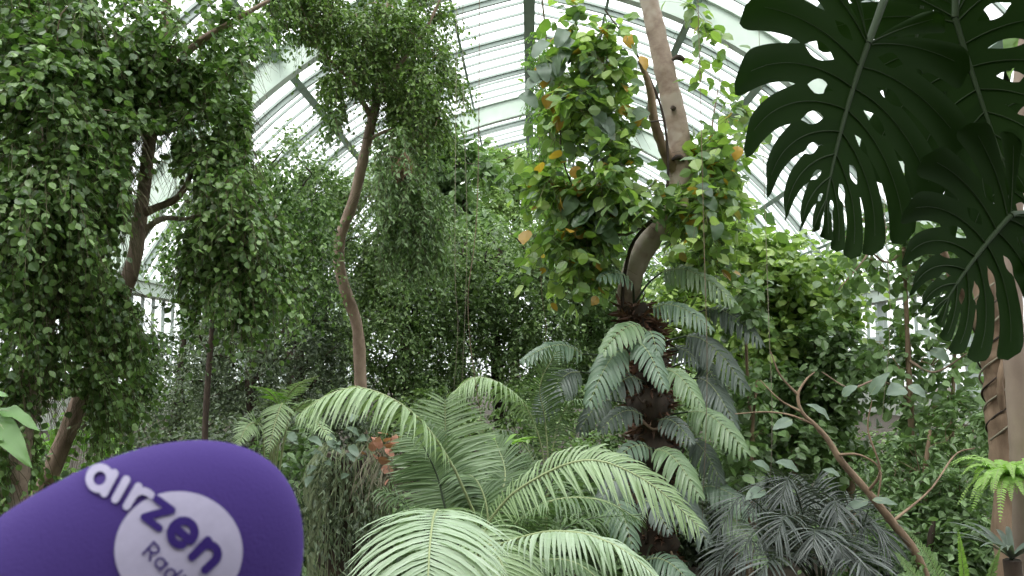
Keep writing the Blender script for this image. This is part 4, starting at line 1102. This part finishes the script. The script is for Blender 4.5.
# ------------------------------------------------------------------ monstera leaves overhead
M_MVEIN = plain_mat('pale_green_veins', (42, 56, 32), .6, spec=.15)
def monstera_leaf(parent, base, tip, normal, width=1.0, n=9, seed=1, cup=.25, tipdroop=.15, mat=None, holes=1.0, slit0=.5, stalk=None):
    rng = np.random.default_rng(seed)
    base, tip = V(base), V(tip)
    Lm = np.linalg.norm(tip - base)
    D = (tip - base) / Lm
    N = unit(V(normal) - (V(normal) @ D) * D)
    X = np.cross(D, N)
    g = Geo(); gv = Geo()
    lenk = lambda s: np.interp(s, [0, .12, .3, .5, .7, .85, .95, 1], [.46, .62, .74, .72, .56, .36, .20, .12]) * width
    def P(sd, s, t):
        th = np.radians(142 * (1 - s)**.9 + 9)
        v0 = np.maximum(0, (s - .16) / .84) * .9
        Ls = lenk(s)
        th2 = th - np.radians(42) * t * np.sin(np.pi * np.clip(s, .05, .95))
        u = Ls * t * np.sin(th2)
        v = v0 + Ls * t * np.cos(th2)
        # relief: blade rises from the midrib then droops at the margin; whole leaf bends to the tip
        wz = cup * (.35 * u - .8 * u * u) - tipdroop * np.clip(v, -1, 2)**2
        wz = wz - .05 * t**3 * np.sin(s * 2 * np.pi * n) * .6
        return base + Lm * ((sd * u)[..., None] * X + v[..., None] * D + wz[..., None] * N)
    nt_, nc = 30, 9
    tt = np.linspace(0, 1, nt_)
    for sd in (-1, 1):
        h0 = rng.uniform(.14, .22, n + 1); h1 = h0 + rng.uniform(.14, .24, n + 1)
        hs = rng.uniform(.25, .5, n + 1) * holes
        s1 = slit0 + rng.uniform(-.06, .1, n + 1)
        amp = rng.uniform(.3, .46, n + 1)
        def gap(b, t):
            if b == 0 or b == n:
                return np.zeros_like(t)
            h = np.where((t > h0[b]) & (t < h1[b]), hs[b] * np.sin(np.pi * (t - h0[b]) / (h1[b] - h0[b]))**.7, 0)
            q = np.clip((t - s1[b]) / (1 - s1[b]), 0, 1)
            return np.nan_to_num(h) + amp[b] * np.sqrt(q) * (t > s1[b])
        for i_ in range(n):
            sc, hf = (i_ + .5) / n, .5 / n
            rt = np.sqrt(np.clip(1 - (np.clip(tt - .86, 0, 1) / .14)**2, 0, 1))
            lo = sc - hf * (1 - gap(i_, tt)) * rt
            hi = sc + hf * (1 - gap(i_ + 1, tt)) * rt
            k_ = np.linspace(0, 1, nc)
            S = lo[:, None] + (hi - lo)[:, None] * k_[None]
            Tt = np.repeat(tt[:, None], nc, 1)
            v = P(sd, S, Tt).reshape(-1, 3)
            f = [(a * nc + c, a * nc + c + 1, (a + 1) * nc + c + 1, (a + 1) * nc + c) for a in range(nt_ - 1) for c in range(nc - 1)]
            g.add(v, f)
            q = np.linspace(0, .85, 8)
            tube(gv, P(sd, np.full(8, sc), q) - N * .0015, [.0016, .001, .0005], 14, 4, cap=False)
    o = g.build('leaf', mat or LM['monstera'], parent, smooth=True)
    q = np.linspace(0, 1, 8)
    tube(gv, P(1, np.clip(q * .84 + .16, 0, 1), np.zeros(8)), [.006, .005, .0035, .001], 20, 6)
    gv.build('midrib', M_MVEIN, o, smooth=True)
    if stalk is not None:
        gg = Geo()
        tube(gg, [V(s_) for s_ in stalk] + [base], [.011, .009, .007], 24, 8)
        gg.build('petiole', M_MVEIN, o, smooth=True)
    return o
b = ground_of(at(1090, 500, 2.3))
t = plant('monstera_plant', 'dark backlit perforated leaves with deep slits hanging over the top right corner', 'plant', b)
ms = trunk(t, [b, at(1085, 400, 2.2), at(1075, 250, 2.1), at(1060, 120, 2.0), at(1040, 0, 1.9), at(1010, -120, 1.8), at(960, -180, 1.7)], [.03, .03, .028, .025, .024, .022, .02], M_STEMD, 'stem', 40, 8)
S = lambda q: ms[q]
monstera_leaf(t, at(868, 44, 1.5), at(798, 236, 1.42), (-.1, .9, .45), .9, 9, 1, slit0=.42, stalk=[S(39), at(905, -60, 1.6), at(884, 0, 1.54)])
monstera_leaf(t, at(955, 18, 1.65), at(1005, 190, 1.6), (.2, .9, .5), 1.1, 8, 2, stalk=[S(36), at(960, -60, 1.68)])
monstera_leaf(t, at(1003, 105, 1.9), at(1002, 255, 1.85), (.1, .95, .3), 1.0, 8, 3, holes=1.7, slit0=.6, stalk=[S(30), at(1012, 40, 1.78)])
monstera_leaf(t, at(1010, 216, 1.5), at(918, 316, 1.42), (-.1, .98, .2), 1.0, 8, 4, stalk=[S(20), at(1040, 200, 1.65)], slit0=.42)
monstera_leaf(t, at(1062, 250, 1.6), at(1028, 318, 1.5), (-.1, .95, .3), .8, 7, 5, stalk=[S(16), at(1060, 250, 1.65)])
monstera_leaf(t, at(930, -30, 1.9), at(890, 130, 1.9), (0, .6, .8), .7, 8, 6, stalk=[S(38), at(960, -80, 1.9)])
blade(t, at(1030, 10, 1.7), at(1010, 80, 1.6), .045, LM['bright'], up=(-.9, -.5, .2), name='young_leaf', seed=5)

# ------------------------------------------------------------------ microphone with purple windscreen
MD = .24
CX, CY = 45.0, 697.0
def ellipsoid_frame():
    c = at(CX, CY, MD)
    right = ROT @ np.array([1, 0, 0]); upv = ROT @ np.array([0, 1, 0]); fwd = ROT @ np.array([0, 0, -1.0])
    th = math.radians(45)
    A = unit(math.cos(th) * right + math.sin(th) * upv + .0 * fwd)
    Bx = unit(math.sin(th) * right - math.cos(th) * upv)
    Cx = np.cross(A, Bx)
    return c, A, Bx, Cx
mc, MA, MB_, MC = ellipsoid_frame()
ra, rb = 330 / F * MD * .97, 171 / F * MD * .97
t = plant('microphone', 'handheld microphone with a big purple foam windscreen in the lower left foreground', 'microphone', mc - MA * ra * 1.2)
g = Geo()
nu, nv = 64, 48
us = np.linspace(-.86, np.pi / 2 - 1e-3, nv)
th = np.linspace(0, 2 * np.pi, nu, endpoint=False)
v = np.array([mc + MA * ra * math.sin(a) + rb * math.cos(a) * (MB_ * math.cos(b) + MC * math.sin(b)) for a in us for b in th])
f = [(i_ * nu + j_, i_ * nu + (j_ + 1) % nu, (i_ + 1) * nu + (j_ + 1) % nu, (i_ + 1) * nu + j_) for i_ in range(nv - 1) for j_ in range(nu)]
g.add(v, f)
g.add(v[-nu:], [list(range(nu))]); g.add(v[:nu], [list(range(nu))[::-1]])
m, n_, p, out = new_mat('purple_flocked_foam')
p.inputs['Base Color'].default_value = lin(56, 41, 98)
p.inputs['Roughness'].default_value = .95
p.inputs['Specular IOR Level'].default_value = .15
p.inputs['Sheen Weight'].default_value = .25
p.inputs['Sheen Roughness'].default_value = .5
p.inputs['Sheen Tint'].default_value = lin(150, 120, 220)
no = n_.nodes.new('ShaderNodeTexNoise'); no.inputs['Scale'].default_value = 1100
tcx = n_.nodes.new('ShaderNodeTexCoord'); n_.links.new(tcx.outputs['Object'], no.inputs[0])
bp = n_.nodes.new('ShaderNodeBump'); bp.inputs['Strength'].default_value = .35; bp.inputs['Distance'].default_value = .0006
n_.links.new(no.outputs[0], bp.inputs['Height']); n_.links.new(bp.outputs[0], p.inputs['Normal'])
foam = g.build('foam_windscreen', m, t, smooth=True)
g = Geo()
hb = mc - MA * ra * .7
tube(g, [hb, hb - MA * .06, hb - MA * .14], [.02, .019, .016], 12, 24)
g.build('handle', plain_mat('black_metal', (20, 20, 22), .4), t, smooth=True)

def on_foam(px, py, lift=.0004):
    """point of the foam surface under pixel px,py"""
    dirv = ROT @ np.array([(px - 512) / F, -(py - 288) / F, -1.0])
    o = EYE - mc
    Mx = np.stack([MA / ra, MB_ / rb, MC / rb])
    a, b = Mx @ dirv, Mx @ o
    A2, B2, C2 = a @ a, 2 * a @ b, b @ b - 1
    disc = max(B2 * B2 - 4 * A2 * C2, 0)
    tq = (-B2 - math.sqrt(disc)) / (2 * A2)
    p_ = EYE + tq * dirv
    nrm = Mx.T @ (Mx @ (p_ - mc))
    return p_ + unit(nrm) * lift
M_PRINT = plain_mat('white_print', (152, 146, 168), .9, .05, 300, .1)
M_PRINTP = plain_mat('purple_print', (46, 32, 92), .9, 0, 1, .1)
g = Geo()
dc = (178.5, 551)
rings = 14; sg = 64
vv = [on_foam(*dc, .0004)]
for r in range(1, rings + 1):
    for a in range(sg):
        an = 2 * math.pi * a / sg
        vv.append(on_foam(dc[0] + 63.5 * r / rings * math.cos(an), dc[1] + 59 * r / rings * math.sin(an), .0004))
g.add(vv, [(0, 1 + a, 1 + (a + 1) % sg) for a in range(sg)])
g.k -= 0
base_k = 0
g2 = Geo()
g2.v = [np.array(vv)]; g2.k = len(vv)
g2.f = [np.array([(0, 1 + a, 1 + (a + 1) % sg) for a in range(sg)]).ravel()]; g2.n = [np.full(sg, 3)]
q4 = np.array([(1 + r * sg + a, 1 + (r + 1) * sg + a, 1 + (r + 1) * sg + (a + 1) % sg, 1 + r * sg + (a + 1) % sg) for r in range(rings - 1) for a in range(sg)])
g2.f.append(q4.ravel()); g2.n.append(np.full(len(q4), 4))
g2.build('logo_disc', M_PRINT, foam, smooth=True)

# glyphs as round-capped strokes on a unit x-height
def arc(cx, cy, rx, ry, a0, a1, k_=16):
    return [(cx + rx * math.cos(math.radians(a)), cy + ry * math.sin(math.radians(a))) for a in np.linspace(a0, a1, k_)]
GL = {
    'a': ([arc(.42, .5, .36, .4, 0, 360, 28), [(.80, .92), (.80, .08)]], 1.02),
    'i': ([[(.12, .92), (.12, .08)]], .36),
    'r': ([[(.12, .92), (.12, .08)], arc(.52, .50, .40, .42, 175, 75, 10)], .66),
    'z': ([[(.08, .9), (.72, .9), (.08, .1), (.74, .1)]], .92),
    'e': ([[(.08, .47), (.84, .47)], arc(.46, .5, .39, .46, 0, 315, 26)], 1.04),
    'n': ([[(.12, .92), (.12, .08)], arc(.45, .54, .33, .38, 180, 0, 14) + [(.78, .08)]], 1.0),
    'R': ([[(.12, 1.35), (.12, .05)], [(.12, 1.3)] + arc(.5, .97, .33, .33, 90, -90, 12) + [(.12, .64)], [(.45, .64), (.85, .05)]], 1.05),
    'd': ([arc(.42, .5, .34, .42, 0, 360, 24), [(.78, 1.4), (.78, .05)]], 1.0),
    'o': ([arc(.44, .5, .36, .42, 0, 360, 24)], .95),
    'j': ([[(.12, .92), (.12, .08)], arc(.12, 1.3, .03, .03, 0, 360, 8)], .36),
}
def glyph(ch, x0, M2, wd, mat, name, lift):
    """M2 maps (u along the line, v up) to pixels"""
    g = Geo()
    for st_ in GL[ch][0]:
        P_ = []
        for a_, b_ in zip(st_[:-1], st_[1:]):
            m_ = max(2, int(math.dist(a_, b_) / .1))
            P_ += [(a_[0] + (b_[0] - a_[0]) * q / m_, a_[1] + (b_[1] - a_[1]) * q / m_) for q in range(m_)]
        P_.append(st_[-1])
        P_ = np.array(P_)
        for a_, b_ in zip(P_[:-1], P_[1:]):
            d_ = b_ - a_; ln = np.linalg.norm(d_)
            if ln < 1e-6: continue
            nn_ = np.array([-d_[1], d_[0]]) / ln * wd
            g.add([on_foam(*M2(x0 + c[0], c[1]), lift) for c in (a_ - nn_, b_ - nn_, b_ + nn_, a_ + nn_)], [(0, 1, 2, 3)])
        for c in P_:
            ring = [on_foam(*M2(x0 + c[0] + wd * math.cos(z_), c[1] + wd * math.sin(z_)), lift) for z_ in np.linspace(0, 2 * math.pi, 10, endpoint=False)]
            g.add(ring, [list(range(10))])
    return g.build(name, mat, foam)
def line(u, v, ox, oy, size, a0, bend):
    """curved baseline in pixels: start ox,oy; angle grows along the line"""
    n_ = 12
    x = y = 0.0
    for k_ in range(n_):
        a = math.radians(a0 + bend * u * (k_ + .5) / n_)
        x += math.cos(a) * u / n_; y += math.sin(a) * u / n_
    a = math.radians(a0 + bend * u)
    return ox + size * (x + v * math.sin(a)), oy + size * (y - v * math.cos(a))
M_air = lambda u, v: line(u, v, 85, 488, 27, 24, 4.2)
x = 0
for ch, mt in (('a', M_PRINT), ('i', M_PRINT), ('r', M_PRINT), ('z', M_PRINTP), ('e', M_PRINTP), ('n', M_PRINTP)):
    glyph(ch, x, M_air, .14 if ch in 'airz' else .155, mt, 'letter_' + ch, .0009)
    x += GL[ch][1] + .12
M_rad = lambda u, v: line(u, v, 142, 554, 12.5, 42, 3)
x = 0
for ch in 'Radjo':
    glyph(ch, x, M_rad, .085, M_PRINTP, 'letter_' + (ch.lower() if ch != 'j' else 'i'), .0009)
    x += GL[ch][1] + .1
